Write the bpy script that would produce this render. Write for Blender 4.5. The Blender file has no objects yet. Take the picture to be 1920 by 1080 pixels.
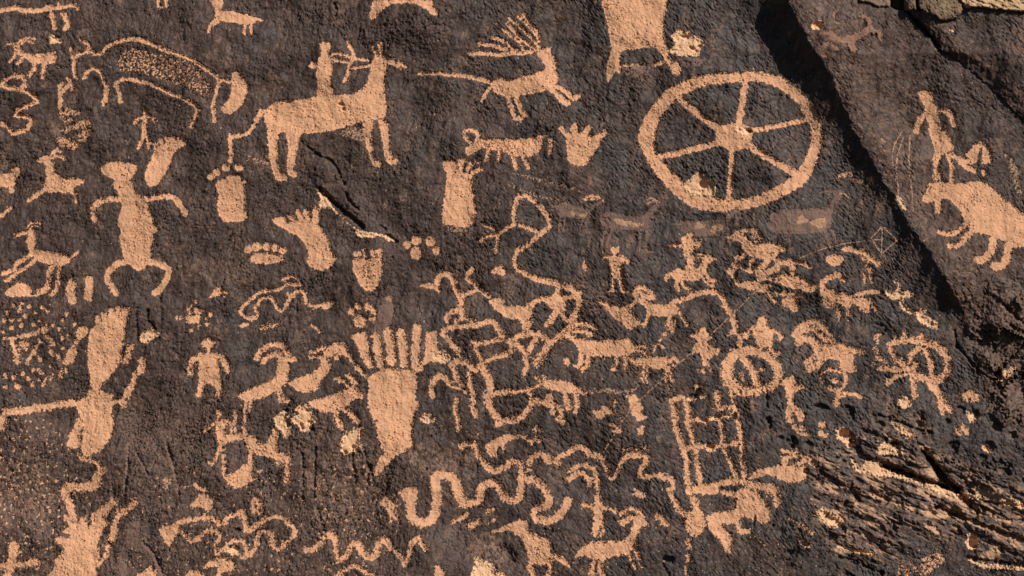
import bpy, math
import numpy as np
from statistics import NormalDist

# ------------------------------------------------------------------ camera, sky, sun, exposure
S = 0.002                     # metres of rock per unit of the tracing (1920 x 1080 units fill the view)
DIST = 9.0                    # camera to rock face
CZ = 2.0                      # height of the view's centre above the path
sc = bpy.context.scene
cam_d = bpy.data.cameras.new("camera"); cam = bpy.data.objects.new("camera", cam_d)
sc.collection.objects.link(cam)
cam.location = (0, -DIST, CZ); cam.rotation_euler = (math.radians(90), 0, 0)
cam_d.sensor_width = 36; cam_d.lens = 36 * DIST / (1920 * S)
cam_d.clip_start = 0.1; cam_d.clip_end = 500
sc.camera = cam

to_sun = np.array([0.60, -0.60, 0.53]); to_sun /= np.linalg.norm(to_sun)
sun_el = math.asin(to_sun[2]); sun_az = math.atan2(to_sun[0], to_sun[1])   # azimuth from +Y, clockwise
world = bpy.data.worlds.new("World"); sc.world = world; world.use_nodes = True
wn = world.node_tree.nodes; wl = world.node_tree.links
sky = wn.new("ShaderNodeTexSky"); sky.sky_type = 'NISHITA'; sky.sun_disc = False
sky.sun_elevation = sun_el; sky.sun_rotation = sun_az
sky.altitude = 1900; sky.air_density = 0.7; sky.dust_density = 0.2
bg = wn["Background"]; bg.inputs[1].default_value = 0.05
wl.new(sky.outputs[0], bg.inputs[0])
sun_d = bpy.data.lights.new("sun", 'SUN'); sun_d.energy = 5.0; sun_d.angle = math.radians(0.5)
sun_d.color = (1.0, 0.95, 0.87)
sun = bpy.data.objects.new("sun", sun_d); sc.collection.objects.link(sun)
sun.location = (6, -6, 8)
from mathutils import Vector
sun.rotation_euler = Vector(to_sun).to_track_quat('Z', 'Y').to_euler()
sc.view_settings.view_transform = 'Standard'; sc.view_settings.look = 'None'
sc.view_settings.gamma = 1; sc.view_settings.exposure = 0.30
sc.view_settings.use_curve_mapping = False

TRACES = """
@0 0
# quadruped_petroglyph|quadruped carving|long thin backed animal at the top left edge with two short legs
s 34 0,76 60,74 110,56 160,76 240,82 330,76
p 320,60 370,34 430,55 430,8 445,20 440,48 500,40 560,28 600,62 580,84 560,60 520,58 450,72 400,78 330,92
>leg
s 34 385,100 400,150 410,215
>leg
s 34 475,100 495,145 510,180 488,215
# bighorn_petroglyph|sheep carving|small bighorn with swept back double horns beside a square tan chip|bighorn sheep pecked in the varnish
p 50,328 115,315 150,330 165,375 190,395 260,405 300,400 330,415 380,395 430,425 405,470 350,480 300,480 240,475 190,435 140,415 110,375 100,345
s 16 420,395 330,405
>horn
s 18 140,325 165,295 200,285 262,290
>horn
s 16 160,330 185,305 220,310 262,325
>leg
s 22 120,390 105,430 75,460
>leg
s 26 165,430 155,455 130,475
>leg
s 32 262,480 250,520 225,560
>leg
s 36 335,475 325,520 320,572
# chip_scar|chip scar|square tan chip broken out above the small double horned bighorn||chip
p 370,280 400,262 455,300 465,315 385,335
# bison_petroglyph|bison carving|big hump backed bison drawn in outline with scratched filling and curled horns
s 28 680,385 720,408 760,400 800,355 860,320 940,300 1040,300 1130,330 1230,375 1350,410 1450,455 1540,515 1610,560 1640,610 1625,690 1595,790 1605,850 1605,910
s 26 555,435 550,490 555,540 570,590
s 26 555,440 590,410 640,392 690,385
>horn
s 22 545,350 528,380 545,430
>horn
s 22 605,298 660,330 672,385
>leg
s 26 635,580 650,545 690,518 740,535 770,585 790,650
s 34 795,645 795,720 775,780
>belly_line
s 26 905,770 890,700 870,640 900,602 960,595 1060,615 1160,645 1280,700 1380,745 1460,785
>leg
s 30 1460,785 1485,825 1460,890 1435,945
>filling
k 0.46 870,440 980,350 1150,385 1350,430 1500,510 1560,600 1600,690 1520,740 1440,690 1250,620 1060,560 900,540
k 0.3 960,400 1000,370 1050,380 1040,460 980,470
>tail
s 24 1640,610 1690,605 1740,615
p 1740,548 1790,550 1835,590 1855,660 1845,730 1800,800 1760,840 1700,858 1660,825 1680,780 1725,730 1740,640
# snake_petroglyph|snake carving|zigzag snake with a looped head at the left edge|snakes pecked in the varnish
s 34 0,645 40,600 90,570 150,568 185,595 180,640 150,670
s 34 0,640 60,655 120,670 190,680 250,720 285,760 200,795 140,820 120,860
s 34 120,865 200,875 240,900 205,965 150,985 95,1000 60,945 0,932
# forked_petroglyph|forked carving|small forked upright mark below the bison's muzzle
s 30 450,800 450,730 448,660 465,625
s 26 460,690 500,660 525,625
s 20 505,590 545,640 535,680
# sheep_petroglyph|woolly carving|woolly ribbed animal left of the small upright figure
k 0.75 440,830 520,805 600,830 600,865 520,870 450,890
k 0.75 460,890 540,870 550,920 470,930
k 0.8 440,985 600,900 660,895 685,940 650,1060 590,1065 575,1020 610,960 490,1000
k 0.8 420,1040 480,1020 560,1050 610,1090 530,1130 430,1090
# person_petroglyph|figure carving|small stick person with drooping arms above a footprint
s 44 1095,835 1090,880
s 44 1088,870 1085,940 1090,1010
s 26 1080,875 1040,885 1010,930
s 26 1100,870 1140,880 1165,912
s 28 1080,1010 1060,1060 1040,1110
s 30 1100,1010 1115,1060 1120,1100
# deer_petroglyph|deer carving|small slender deer at the top edge left of the crescent
p 1520,0 1660,0 1670,40 1660,80 1740,85 1800,100 1860,110 1915,145 1890,185 1800,180 1740,170 1650,155 1615,140 1610,70 1580,10
s 18 1900,140 1935,150 1960,148
>leg
s 22 1625,140 1580,185 1565,240
>leg
s 18 1640,155 1600,195
>leg
s 20 1838,180 1832,250
>leg
s 20 1880,180 1882,245
# leg_petroglyph|leg carving|pair of short hooved legs cut off by the top edge
s 24 1185,0 1192,45 1215,55
s 24 1248,0 1250,42
@480 0
# crescent_petroglyph|crescent carving|big crescent arch at the top edge above the mounted archer
p 850,120 900,0 1300,0 1345,55 1365,110 1330,115 1240,50 1180,30 1080,25 1000,40 940,85 905,125 870,152
# archer_petroglyph|archer carving|archer standing on the back of the large horse with a drawn bow
p 478,320 515,310 553,318 562,360 540,390 550,420 575,470 570,540 560,600 580,710 580,745 465,745 460,600 450,540 470,450 490,390 480,360
s 22 445,495 420,480
p 392,497 425,467 455,490 440,520
>arm
s 20 550,412 620,402 700,425
>arm
s 22 560,440 620,452 690,468
>bow
s 26 690,320 715,370 733,420 700,490 690,560 655,612
>arrow
s 22 735,435 780,445 840,452
# horse_petroglyph|horse carving|large long eared horse with thick legs carrying the archer
p 60,840 110,790 200,755 420,735 600,712 720,705 790,670 835,610 860,520 880,440 960,415 1020,440 1090,470 1085,500 1040,485 995,485 975,540 960,600 965,720 975,800 960,880 820,905 720,935 600,975 420,1000 320,1000 180,990 100,970 70,920
>head
p 880,440 960,420 1030,440 1132,490 1120,508 1080,495 1095,520 1075,515 1030,485 1000,482 960,540 900,500
>ear
s 34 882,345 895,390 905,435
>ear
s 30 924,330 935,380 945,425
>rein
s 18 720,510 790,505 860,490
>tail
s 28 60,838 0,890
@0 240
s 30 1960,-130 1905,-20 1850,40 1725,70
s 34 1725,60 1730,150 1735,250
@400 240
>leg
p 410,0 520,0 490,50 480,200 490,290 550,370 545,390 480,400 450,340 425,250 415,150
>leg
p 545,0 660,0 640,120 615,220 610,290 630,360 590,372 555,330 550,250 560,150
>leg
p 1130,-60 1195,-60 1190,80 1200,150 1215,230 1250,250 1255,288 1200,285 1170,200 1140,110
>leg
p 1240,-60 1300,-50 1320,50 1330,150 1345,220 1380,240 1370,270 1310,268 1280,180 1265,80
@480 0
# elk_petroglyph|elk carving|leaping elk with a fan of long antlers and a long straight tail
s 26 1225,550 1400,555 1550,570 1650,590 1765,622
p 1760,625 1830,590 1920,598 2060,560 2160,520 2170,490 2110,410 2150,390 2210,400 2250,460 2260,540 2265,615 2220,660 2130,690 1980,720 1920,735 1800,700 1765,665
s 26 2140,395 2180,375 2205,365
>leg
s 24 1755,655 1720,710 1690,760
>leg
s 32 1890,730 1910,800 1930,860 1940,885 2000,890
>leg
s 36 1945,730 1975,800 2000,850 2030,860
@960 0
>leg
s 44 285,660 350,720 390,765 420,772
>leg
s 36 330,645 400,690 460,735 500,720
>head
p 185,400 215,365 290,365 285,390 240,410 220,425
>antler
s 26 210,370 120,395 20,405
@480 0
s 26 1960,400 1850,412 1740,408 1605,402
s 26 1960,390 1880,375 1760,345 1670,325
s 22 1960,380 1900,340 1820,300 1750,285
s 24 2020,390 1960,300 1900,260 1860,230
s 24 2110,380 2010,310 1950,250 1880,180
s 24 2130,350 2060,280 1980,200 1900,140
s 24 2125,310 2090,240 2020,170 1965,120
s 26 2120,300 2110,240 2060,180 2010,110
@960 0
# hide_petroglyph|hide carving|big rectangular hide with two pointed feet at the top edge above the wheel
p 680,-160 1140,-160 1138,200 1150,320 1190,370 1180,430 1265,490 1260,540 1240,572 1205,545 1165,480 1110,390 1060,352 960,365 840,375 820,400 800,480 820,545 790,545 770,540 725,615 705,590 715,470 740,400 740,330 715,180 700,130
s 20 800,495 900,490 1000,490
s 22 1075,485 1150,460
>faded_patch|brown half revarnished patch
m old
k 0.8 820,500 1060,480 1020,540 940,575 850,560
> faded_patch
m old
k 0.8 1235,430 1440,420 1450,480 1380,510 1270,500
# chip_scar|chip scar|ragged layered tan chip beside the right foot of the hide||chip
p 1195,270 1255,220 1300,240 1330,235 1370,265 1430,300 1435,350 1405,370 1410,400 1380,425 1300,420 1240,415 1170,380 1215,350 1215,310
@1160 120
# wheel_petroglyph|wheel carving|great spoked wheel with a round hub beside the shadowed edge of the right slab
o 0 210,530,130 250,410,110 320,310,100 410,225,100 550,150,90 700,115,85 900,98,75 1080,100,70 1230,150,90 1350,240,90 1430,350,90 1483,470,85 1480,620,90 1430,740,90 1370,850,105 1240,940,90 1080,1010,85 920,1055,85 760,1055,100 600,1025,130 450,930,120 330,800,110 250,690,100 215,600,110
>hub
p 730,510 760,470 830,450 900,445 960,460 1000,500 1005,560 970,620 900,645 840,650 770,620 725,570
>spoke
s 48 740,480 640,410 540,330 440,245
>spoke
s 48 900,450 920,330 950,130
>spoke
s 36 990,500 1150,475 1280,445 1420,415
>spoke
s 54 970,610 1100,690 1200,750 1340,830
>spoke
s 46 855,640 845,800 830,1010
>spoke
s 44 740,600 560,640 420,675 270,700
@1160 120
# chip_scar|chip scar|round deep tan pit at the wheel's lower left rim||chip
p 480,910 520,870 570,825 610,818 680,850 720,900 725,980 640,990 560,985 510,950
# chip_scar|chip scar|tan pit in the wheel's hub||chip
p 865,480 910,468 960,490 1003,512 985,530 960,548 910,530
# spatter_petroglyph|spatter carving|short arc of tan pecks in the shade right of the wheel
k 0.75 1600,875 1640,830 1720,800 1780,850 1840,870 1890,930 1860,920 1790,890 1720,850 1660,865 1610,885
@800 200
# dog_petroglyph|animal carving|long bodied animal with a curled horn and drooping tail above a hand
m pep
p 285,320 330,290 400,250 460,240 540,240 680,240 800,235 870,212 930,235 935,260 905,240 860,240 870,290 830,350 760,375 700,370 650,380 600,350 540,320 480,325 430,310 380,335 310,362
s 28 900,225 930,255 925,345
>horn
s 28 330,275 290,230 285,190 320,178 365,190 385,220 370,265
>leg
s 36 465,325 460,360 450,395
>leg
s 28 545,325 545,370 542,410
>leg
s 32 645,375 660,420 668,465
>leg
s 32 725,375 745,415 758,455
# hand_petroglyph|hand carving|small open hand with spread fingers left of the wheel
p 1045,230 1080,200 1130,195 1170,200 1230,215 1310,200 1300,290 1270,330 1220,400 1200,440 1130,445 1070,420 1055,370 1045,290
>finger
s 36 1080,250 1040,200 1010,165
>finger
s 48 1110,240 1105,190 1105,155
>finger
s 44 1180,230 1195,190 1215,160
>finger
s 40 1260,250 1310,215 1345,195
# foot_petroglyph|footprint carving|tall footprint with ragged toes left of the looped line, above a pale scuff|footprints pecked in the varnish
p 120,420 200,402 230,440 240,490 320,490 345,520 355,620 360,720 370,820 340,890 290,905 190,890 125,880 118,760 140,640 145,500
>toe
s 40 255,480 265,420
s 30 250,405 285,405
>toe
s 36 310,470 335,430
>toe
s 34 345,495 410,470
>toe
s 30 375,405 395,420
@1000 340
# looped_line_petroglyph|line carving|long looping line with a forked end that winds down to a walking figure
@800 200
s 34 665,870 650,820 665,740 690,670 760,680 830,730 890,800 925,890 870,940 780,1020 700,1080
s 28 690,880 760,915 840,945
@780 480
s 34 770,-60 745,0 740,50 770,100 840,150 920,170 1010,200 1060,210
@800 200
>fork
s 30 665,875 610,910 540,955
s 22 540,955 480,905 430,890
s 24 530,960 460,970 405,1005
s 26 530,965 530,1020 520,1090
@1000 340
# old_deer_petroglyph|deer carving|faded brown deer with tan patches just right of the looped line|old brown deer half hidden by new varnish
m old
p 185,170 240,160 420,215 415,270 350,280 250,270 190,270 180,220
s 20 140,190 190,192
s 18 430,215 470,175 530,145
s 12 200,270 185,380
s 12 235,270 220,385
s 14 370,280 345,395 375,402
s 14 405,275 395,380 420,395
>body_patch
m mid
p 265,225 290,220 315,245 290,262
p 345,245 400,235 405,255 360,275
>horn
m fresh
s 16 375,135 430,110 490,110 530,150
s 14 380,140 440,130 490,130
# old_deer_petroglyph|deer carving|faded brown antelope with long backswept horns, second deer from the looped line|old brown deer half hidden by new varnish
m old
p 510,250 560,235 700,260 830,265 850,330 830,375 700,370 580,360 530,345 500,310
s 34 845,280 880,230 920,195
p 880,200 930,160 980,180 930,195
s 16 540,355 505,480 520,495
s 18 585,365 550,480 575,495
s 16 790,375 800,520
s 16 850,330 855,525 890,528
>horn
m mid
s 12 845,140 890,128 950,165
s 12 860,165 900,150 950,170
>body_patch
m mid
p 610,275 680,290 760,310 830,320 770,345 680,335 610,310
# old_deer_petroglyph|deer carving|faded brown deer whose head touches the bottom of the wheel|old brown deer half hidden by new varnish
m old
p 1110,290 1200,290 1300,295 1430,290 1460,330 1450,380 1380,410 1240,410 1150,395 1105,350
s 26 1440,300 1480,250 1530,215
s 14 1050,318 1110,325
s 14 1415,400 1430,490 1450,515
s 14 1450,390 1470,480
>body_patch
m mid
p 1205,330 1240,308 1290,330 1280,350 1220,360
p 1330,345 1390,320 1420,345 1400,375 1330,390
@1440 240
# old_deer_petroglyph|deer carving|faded brown deer with two pale patches right of and below the wheel|old brown deer half hidden by new varnish
m old
p 10,670 40,630 130,615 260,610 400,605 440,630 480,670 480,730 420,775 300,790 170,790 80,790 30,770 0,720
s 40 450,640 490,570 530,510
s 14 390,490 430,472 520,488
s 12 540,480 460,470
s 16 160,790 175,940
s 16 420,780 460,890
s 14 475,770 525,870
>muzzle
m mid
s 14 530,495 580,500 600,520
>body_patch
m mid
p 220,670 260,660 300,690 280,720 225,715
p 310,715 340,690 420,670 435,730 390,755 350,735
# bear_petroglyph|bear carving|big humped bear with its mouth open on the right slab
p 1150,540 1190,470 1210,410 1300,390 1420,420 1550,400 1640,420 1720,490 1820,570 1920,640 2000,700 2000,870 1920,890 1840,895 1780,850 1700,830 1640,800 1560,790 1500,740 1470,690 1440,620 1400,580 1350,530 1300,535 1250,550 1200,562
>jaw
s 44 1272,540 1275,620
>leg
s 40 1490,715 1440,765 1380,795 1285,780
>leg
s 44 1540,760 1470,840 1420,880 1360,885
>leg
s 56 1690,830 1670,930 1620,985 1570,995
>leg
s 62 1810,870 1790,980 1760,1030 1700,1035
# person_petroglyph|figure carving|broad shouldered person with drooping arms standing above the bear on the right slab
p 1210,0 1320,0 1390,140 1380,170 1320,200 1280,280 1310,380 1310,400 1230,380 1245,300 1235,220 1250,180 1230,100
s 36 1350,200 1380,290 1375,370 1385,420
@1440 0
p 1125,690 1175,680 1220,700 1245,770 1270,830 1290,930 1320,970 1320,1000 1215,1000 1215,950 1180,880 1170,800 1140,730
>arm
s 44 1175,860 1130,920 1115,990
>arm
s 44 1260,820 1330,830 1380,880 1395,940
@1440 240
# handprint_petroglyph|print carving|tan splayed print beside the legs of the person on the slab
s 40 1370,200 1450,240 1530,255
s 34 1440,250 1490,300 1550,320
s 56 1540,240 1560,150
s 50 1510,200 1590,130
p 1610,140 1650,130 1685,200 1680,250 1640,270 1605,260
d 22 1620,332
@1440 0
# old_quadruped_petroglyph|animal carving|faded reddish animal high on the right slab beside a tan chip
m red
s 40 500,280 600,300 700,255 760,215
s 24 760,220 760,160 700,125
s 26 770,225 830,250 850,290
s 34 610,310 640,370
s 28 470,300 470,250 415,240
s 26 460,330 390,355 420,420
s 20 480,340 520,375
k 0.7 480,240 560,270 700,240 690,290 560,310 480,300
# arc_petroglyph|arc carving|small faint reddish arc high on the right slab
m red
s 12 525,75 490,110 500,155 540,178
# chip_scar|chip scar|tan chip with a dark hollow high on the right slab||chip
p 322,190 345,165 365,150 400,160 408,190 390,215 335,225
# chip_scar|chip scar|thin tan flake mark below the overhanging rounded block||chip
p 1350,230 1400,220 1405,240 1370,242
# scratch_petroglyph|scratched lines|bundle of thin vertical scratches left of the bear on the right slab
@1440 240
m mid
s 8 1000,30 940,140 930,220 945,310
s 9 1010,80 970,200 965,320 975,500
s 9 1065,60 1055,200 1065,350 1080,500 1090,620
s 6 925,330 960,400
s 8 850,80 880,105
s 6 855,130 880,180
# arrow_petroglyph|scratched lines|thin scratched diamond arrow on a long curved line below the shadowed edge
m mid
s 7 240,975 400,910 560,870 760,845 860,835
s 9 855,740 770,830 850,945 965,845 870,750
s 7 855,745 850,940
s 7 850,950 910,1010 940,1080
# chip_scar|chip scar|narrow tan flake on the edge of the shadow left of the bear||chip
p 960,515 1000,530 1040,620 1010,610
# flake_mark_petroglyph|streak carving|long faded tan streak along the right edge behind the bear's back
m mid
k 0.6 1740,180 1780,180 1870,270 1910,500 1910,600 1850,470 1790,270
@0 240
# deer_petroglyph|deer carving|upright necked deer with ragged antlers below the looped snake
p 340,330 400,340 470,370 560,375 625,390 630,410 590,430 560,445 580,480 570,515 540,500 520,480 480,490 440,480 370,480 330,455 335,400 350,370
p 270,250 340,210 370,215 380,240 405,260 410,300 395,330 340,325 345,290 325,265
>antler
s 20 375,215 400,180 430,155
s 18 390,180 455,175
s 22 380,225 430,210 480,228
>leg
s 32 345,460 270,505 235,530 215,550
>leg
s 26 565,480 575,520 575,555
# animal_petroglyph|animal carving|ragged small animal cut off by the left edge below the snake
p -40,340 30,345 90,340 130,300 155,340 120,380 100,440 40,445 -40,440
s 22 90,320 120,310
d 20 85,465
d 14 130,310
# line_petroglyph|line carving|short slanted stroke at the left edge above the leggy sheep
s 26 -20,680 30,640 75,600
# bighorn_petroglyph|sheep carving|leggy sheep with a tall neck and long thin legs at the left edge|bighorn sheep pecked in the varnish
p 205,790 235,755 265,800 270,860 260,890 290,920 380,930 480,940 535,970 530,1000 480,1025 400,1030 320,1010 260,980 225,930 205,880 190,850 205,820
s 22 525,975 560,950 585,930
s 30 130,805 180,785 220,775
>horn
s 14 205,750 240,712 300,712
s 14 225,755 260,730 310,738
>leg
s 32 235,945 180,985 130,1010 110,1060 20,1090
>leg
s 28 265,985 200,1045 140,1075 80,1130 40,1145
>leg
s 40 400,1030 370,1080 365,1170 330,1220 290,1230
>leg
s 34 445,1030 440,1130 425,1210 385,1250
# person_petroglyph|figure carving|large broad headed figure with bowed arms and curled heart shaped legs|
p 760,295 830,258 960,262 1025,295 1010,335 985,370 1000,440 1025,490 1080,520 1115,570 1130,630 1150,690 1185,745 1165,800 1150,880 1135,960 1150,985 1080,1050 1035,1070 980,1030 930,985 910,880 895,820 910,780 880,720 895,650 915,580 890,500 850,430 850,380 770,345
>arm
s 42 910,535 820,535 740,555 700,600 710,690
>arm
s 42 1080,540 1180,520 1270,515 1330,550 1385,640
>leg
s 46 980,1000 900,1010 830,1060 800,1120 830,1180 870,1240
>leg
s 46 1100,1000 1190,1020 1260,1060 1250,1130 1200,1210 1160,1240
# foot_petroglyph|footprint carving|slanted footprint with faint toes just right of the broad headed figure's head|footprints pecked in the varnish
@260 240 6.82
p 195,260 205,230 235,225 262,240 290,225 330,195 360,170 420,130 480,115 530,125 605,150 605,195 560,240 500,265 450,320 420,420 370,520 325,590 290,680 250,720 180,750 130,745 85,690 75,610 95,530 130,440 190,320
>toe
s 54 212,210 225,240
>toe
s 62 285,165 305,200
>toe
s 56 362,135 372,165
>toe
s 80 440,140 460,160
@0 240
# paw_petroglyph|paw carving|upright bear paw with five separate toes below the horse's tail|bear paws pecked in the varnish
p 1620,410 1690,375 1740,350 1800,345 1830,400 1840,480 1840,600 1855,660 1825,700 1690,705 1640,640 1630,570 1640,500
>toe
d 24 1582,365
>toe
d 28 1625,330
>toe
d 26 1693,298
>toe
p 1752,285 1790,270 1825,275 1828,305 1785,322
>toe
d 12 1840,395
@400 240
# paw_petroglyph|paw carving|wide flat paw print with an arch of five round toes|bear paws pecked in the varnish
p 270,975 330,945 430,935 510,955 525,985 480,1010 390,1020 300,1005
>toe
d 28 262,912
>toe
d 32 325,893
>toe
d 28 400,890
>toe
d 27 465,897
>toe
d 26 520,917
# foot_petroglyph|footprint carving|large bent footprint with five pointed toes below the long crack|footprints pecked in the varnish
p 440,690 500,670 545,680 545,715 600,700 700,690 780,720 830,780 870,850 895,930 920,980 880,1040 820,1070 750,1055 705,1010 715,940 690,880 640,820 570,780 490,735
>toe
s 40 575,665 610,690
>toe
s 44 635,640 665,690
>toe
s 40 690,625 715,700
>toe
s 52 770,610 765,700
# paw_petroglyph|paw carving|shield shaped paw print with four square toes right of the bent footprint|bear paws pecked in the varnish
p 1050,990 1110,970 1260,970 1272,1020 1260,1110 1220,1200 1155,1225 1095,1170 1055,1090
>toe
s 34 1060,945 1100,945
>toe
s 38 1130,920 1145,955
>toe
s 38 1195,925 1205,955
>toe
s 38 1245,920 1250,955
# dot_petroglyph|dot carving|ring of five round pecked dots at the lower end of the long crack
d 26 1453,877
d 33 1520,843
d 34 1628,852
d 28 1672,922
d 42 1523,940
# dot_petroglyph|dot carving|scatter of ragged toe marks right of the looped line's fork
@780 480
d 18 585,120
d 18 610,95
d 30 645,115
d 20 635,85
@0 460
# boat_petroglyph|blob carving|ragged low mound shape under the leggy sheep
p 40,355 80,315 140,275 210,290 235,335 230,370 290,365 285,385 200,380 130,385 50,380
# bar_petroglyph|bar carving|left one of two upright bars beside the leggy sheep|upright bars beside the sheep
s 66 540,285 530,340 540,410
# bar_petroglyph|bar carving|right one of two upright bars beside the leggy sheep|upright bars beside the sheep
s 62 665,260 668,330 660,390
# foot_petroglyph|footprint carving|huge leaf shaped footprint with five upright toes above the stout lower figure|footprints pecked in the varnish
@140 560 3.721
p 100,300 105,240 140,185 190,155 240,125 290,110 330,105 380,125 360,150 350,230 345,300 335,360 330,430 290,490 230,550 190,600 160,640 120,610 105,530 90,460 95,380
>toe
s 40 160,165 160,138
>toe
s 44 212,140 206,112
>toe
s 46 265,125 258,90
>toe
s 42 310,110 304,72
>toe
s 52 355,110 360,80
@0 460
# chip_scar|chip scar|pale oval chip right of the huge leaf shaped footprint||chip
p 1045,690 1080,645 1130,622 1190,645 1180,680 1120,720 1065,725
# dot_petroglyph|dot carving|roundish pecked dot left of the huge footprint's toes
p 575,660 590,620 640,610 658,650 630,690 580,705
# blade_petroglyph|blade carving|small pointed mark left of the huge footprint's sole
p 470,885 500,820 520,770 555,755 565,800 550,870 510,890
# blade_petroglyph|blade carving|small slim mark touching the huge footprint's right side
p 930,880 945,800 960,745 1005,740 990,810 970,870
# spear_petroglyph|figure carving|thin club shaped figure between the footprint and the round shouldered person
s 50 1060,870 1060,930
s 44 1050,940 1020,980 1000,1030 965,1100
@0 700
s 40 960,130 940,190 935,240
d 24 910,215
@0 460
# peck_cluster|dot cluster|cluster of pecked dots in rows at the left edge above the boxed marks
d 16 55,505
d 14 100,450
d 16 150,470
d 14 165,435
d 14 215,460
d 12 265,500
d 16 190,525
d 16 30,565
d 18 92,560
d 14 150,560
d 14 145,490
d 12 300,560
d 16 255,595
d 14 160,600
d 16 90,615
d 14 350,590
d 14 475,560
d 14 500,520
d 12 445,625
d 14 320,470
d 14 360,490
d 12 560,595
d 14 25,650
d 10 395,600
d 14 30,700
# box_petroglyph|box carving|rough slanted box full of ragged marks left of the huge footprint
s 26 75,700 180,680 270,660 345,620
s 24 325,630 360,690 400,745
k 0.7 130,720 230,715 240,780 140,800
k 0.6 100,790 150,780 170,900 120,890
s 26 240,820 210,880
s 22 275,750 260,800
s 24 375,770 400,830
s 18 290,840 300,870
d 18 445,830
d 14 475,770
s 24 80,710 110,790 120,880
d 16 300,720
# peck_cluster|dot cluster|rows of pecked dots below the slanted box and above the long arm
d 16 35,980
d 18 170,965
d 14 215,1000
d 14 250,940
s 20 395,970 380,1005
s 24 460,945 460,985
s 18 495,930 500,950
d 14 100,990
s 18 345,1000 325,1050
d 20 130,1060
d 14 40,1060
d 12 290,1010
d 14 240,1050
d 12 380,910
s 20 290,935 310,960
d 18 575,720
d 14 470,690
d 12 510,670
# paw_petroglyph|paw carving|small blurry paw with a halo of tiny dots below the bowed figure's right leg|bear paws pecked in the varnish
p 1395,545 1440,530 1500,520 1495,570 1460,585 1410,580
d 16 1430,505
d 16 1475,480
d 14 1520,480
d 14 1580,515
d 12 1550,550
d 16 1350,550
d 12 1330,540
d 14 1555,590
d 12 1495,610
d 14 1435,635
d 12 1400,575
d 12 1415,480
d 12 1475,505
d 12 1500,500
d 10 1470,425
d 12 1440,450
# blob_petroglyph|blob carving|ragged tan blob left of the thin winding line
p 1560,395 1600,350 1610,320 1650,310 1680,350 1640,375 1600,390
d 12 1700,350
d 10 1690,380
# person_petroglyph|figure carving|round shouldered person with a mushroom head and bowed arms
p 1510,745 1520,715 1570,700 1615,720 1615,745 1575,765 1570,810 1600,820 1625,860 1645,950 1650,1060 1640,1120 1610,1060 1550,1030 1500,1060 1490,960 1490,870 1500,820 1545,810 1545,775
@0 700
>leg
s 42 1515,60 1500,120 1485,165
>leg
s 42 1625,50 1635,110 1640,160
@0 460
>arm
s 34 1510,830 1450,855 1425,910 1430,960
>arm
s 38 1600,825 1660,840 1690,890 1705,940
@400 460
# winding_petroglyph|line carving|thin winding line folded back on itself with a frayed end|
s 22 525,260 560,238 600,232 640,255 658,295 620,300 560,290 500,330 430,340 360,345 290,400 220,460 200,500 230,530 280,555 330,530 320,470 350,415 410,390 450,415 470,460 510,495 545,450 580,380
s 20 555,370 605,390
s 22 590,370 640,345 680,360 700,430 740,455 820,460
p 790,460 830,430 915,415 880,460 850,480
# dot_petroglyph|dot carving|small star like spatter below the thin winding line
k 0.6 320,610 400,570 490,560 510,600 440,640 370,660
# dot_petroglyph|dot carving|tiny pair of marks below the left end of the thin winding line
p 190,605 215,590 258,588 225,622
# paw_petroglyph|paw carving|cat like paw of one pad and five round toes above the big six toed foot|bear paws pecked in the varnish
d 44 1100,568
>toe
d 28 1042,498
>toe
d 25 1087,456
>toe
d 26 1160,460
>toe
d 25 1206,496
>toe
d 27 1196,555
# blade_petroglyph|dart carving|small dart shaped mark right of the star like spatter
p 728,595 750,600 780,620 805,662 760,630
# old_quadruped_petroglyph|streak carving|faded brown upright streak above the toes of the big foot
m old
s 50 1310,400 1300,440
s 90 1300,480 1260,620 1245,690
>tip
m mid
d 20 1310,402
@380 610
# foot_petroglyph|footprint carving|biggest foot of all with six long separate toes and a pointed heel|footprints pecked in the varnish
p 1240,400 1310,345 1400,325 1490,330 1590,345 1600,460 1590,560 1620,590 1580,680 1575,780 1565,860 1580,890 1540,930 1500,955 1360,940 1320,850 1290,720 1250,640 1240,540 1250,470
>heel_spur
p 1360,960 1420,945 1480,960 1420,1000 1370,1060 1320,1110 1290,1130 1300,1060
>toe
p 1120,90 1160,60 1225,50 1240,150 1275,310 1240,320 1190,240 1150,130
>toe
s 62 1300,85 1310,180 1330,285
>toe
s 66 1390,50 1405,150 1420,270
>toe
s 62 1485,60 1500,170 1510,285
>toe
s 62 1610,20 1600,150 1590,300
>toe
p 1680,70 1750,40 1760,180 1830,195 1850,250 1800,280 1680,280 1640,345 1590,335 1660,250
# chip_scar|chip scar|pale pitted chip fused to the rightmost toe of the biggest foot||chip
p 1750,195 1800,195 1850,220 1850,265 1810,285 1740,270 1720,235
# bighorn_petroglyph|sheep carving|clean cut bighorn with great curled horns left of the antelope pair|bighorn sheep pecked in the varnish
p 255,525 330,490 410,455 490,425 540,400 560,320 580,240 620,225 665,235 710,262 640,280 650,300 635,380 625,440 590,465 540,500 480,530 400,555 300,570 285,545
>horn
s 40 640,225 610,165 550,145 490,155 440,190 410,245
>horn
s 34 600,235 560,215 500,230 450,275
>leg
s 16 565,490 585,580
>leg
s 16 585,480 610,570 635,570
>leg
s 22 330,575 315,650 310,760 320,810
>leg
s 18 355,570 345,640
# bighorn_petroglyph|sheep carving|upper one of two overlapping antelope facing left beside the biggest foot|bighorn sheep pecked in the varnish
p 650,430 720,390 800,365 850,340 880,300 890,240 940,225 950,280 960,310 930,360 880,420 860,480 780,505 720,495 670,460
>horn
s 22 800,240 860,240 930,230
>horn
s 26 815,205 870,180 930,165
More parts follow.
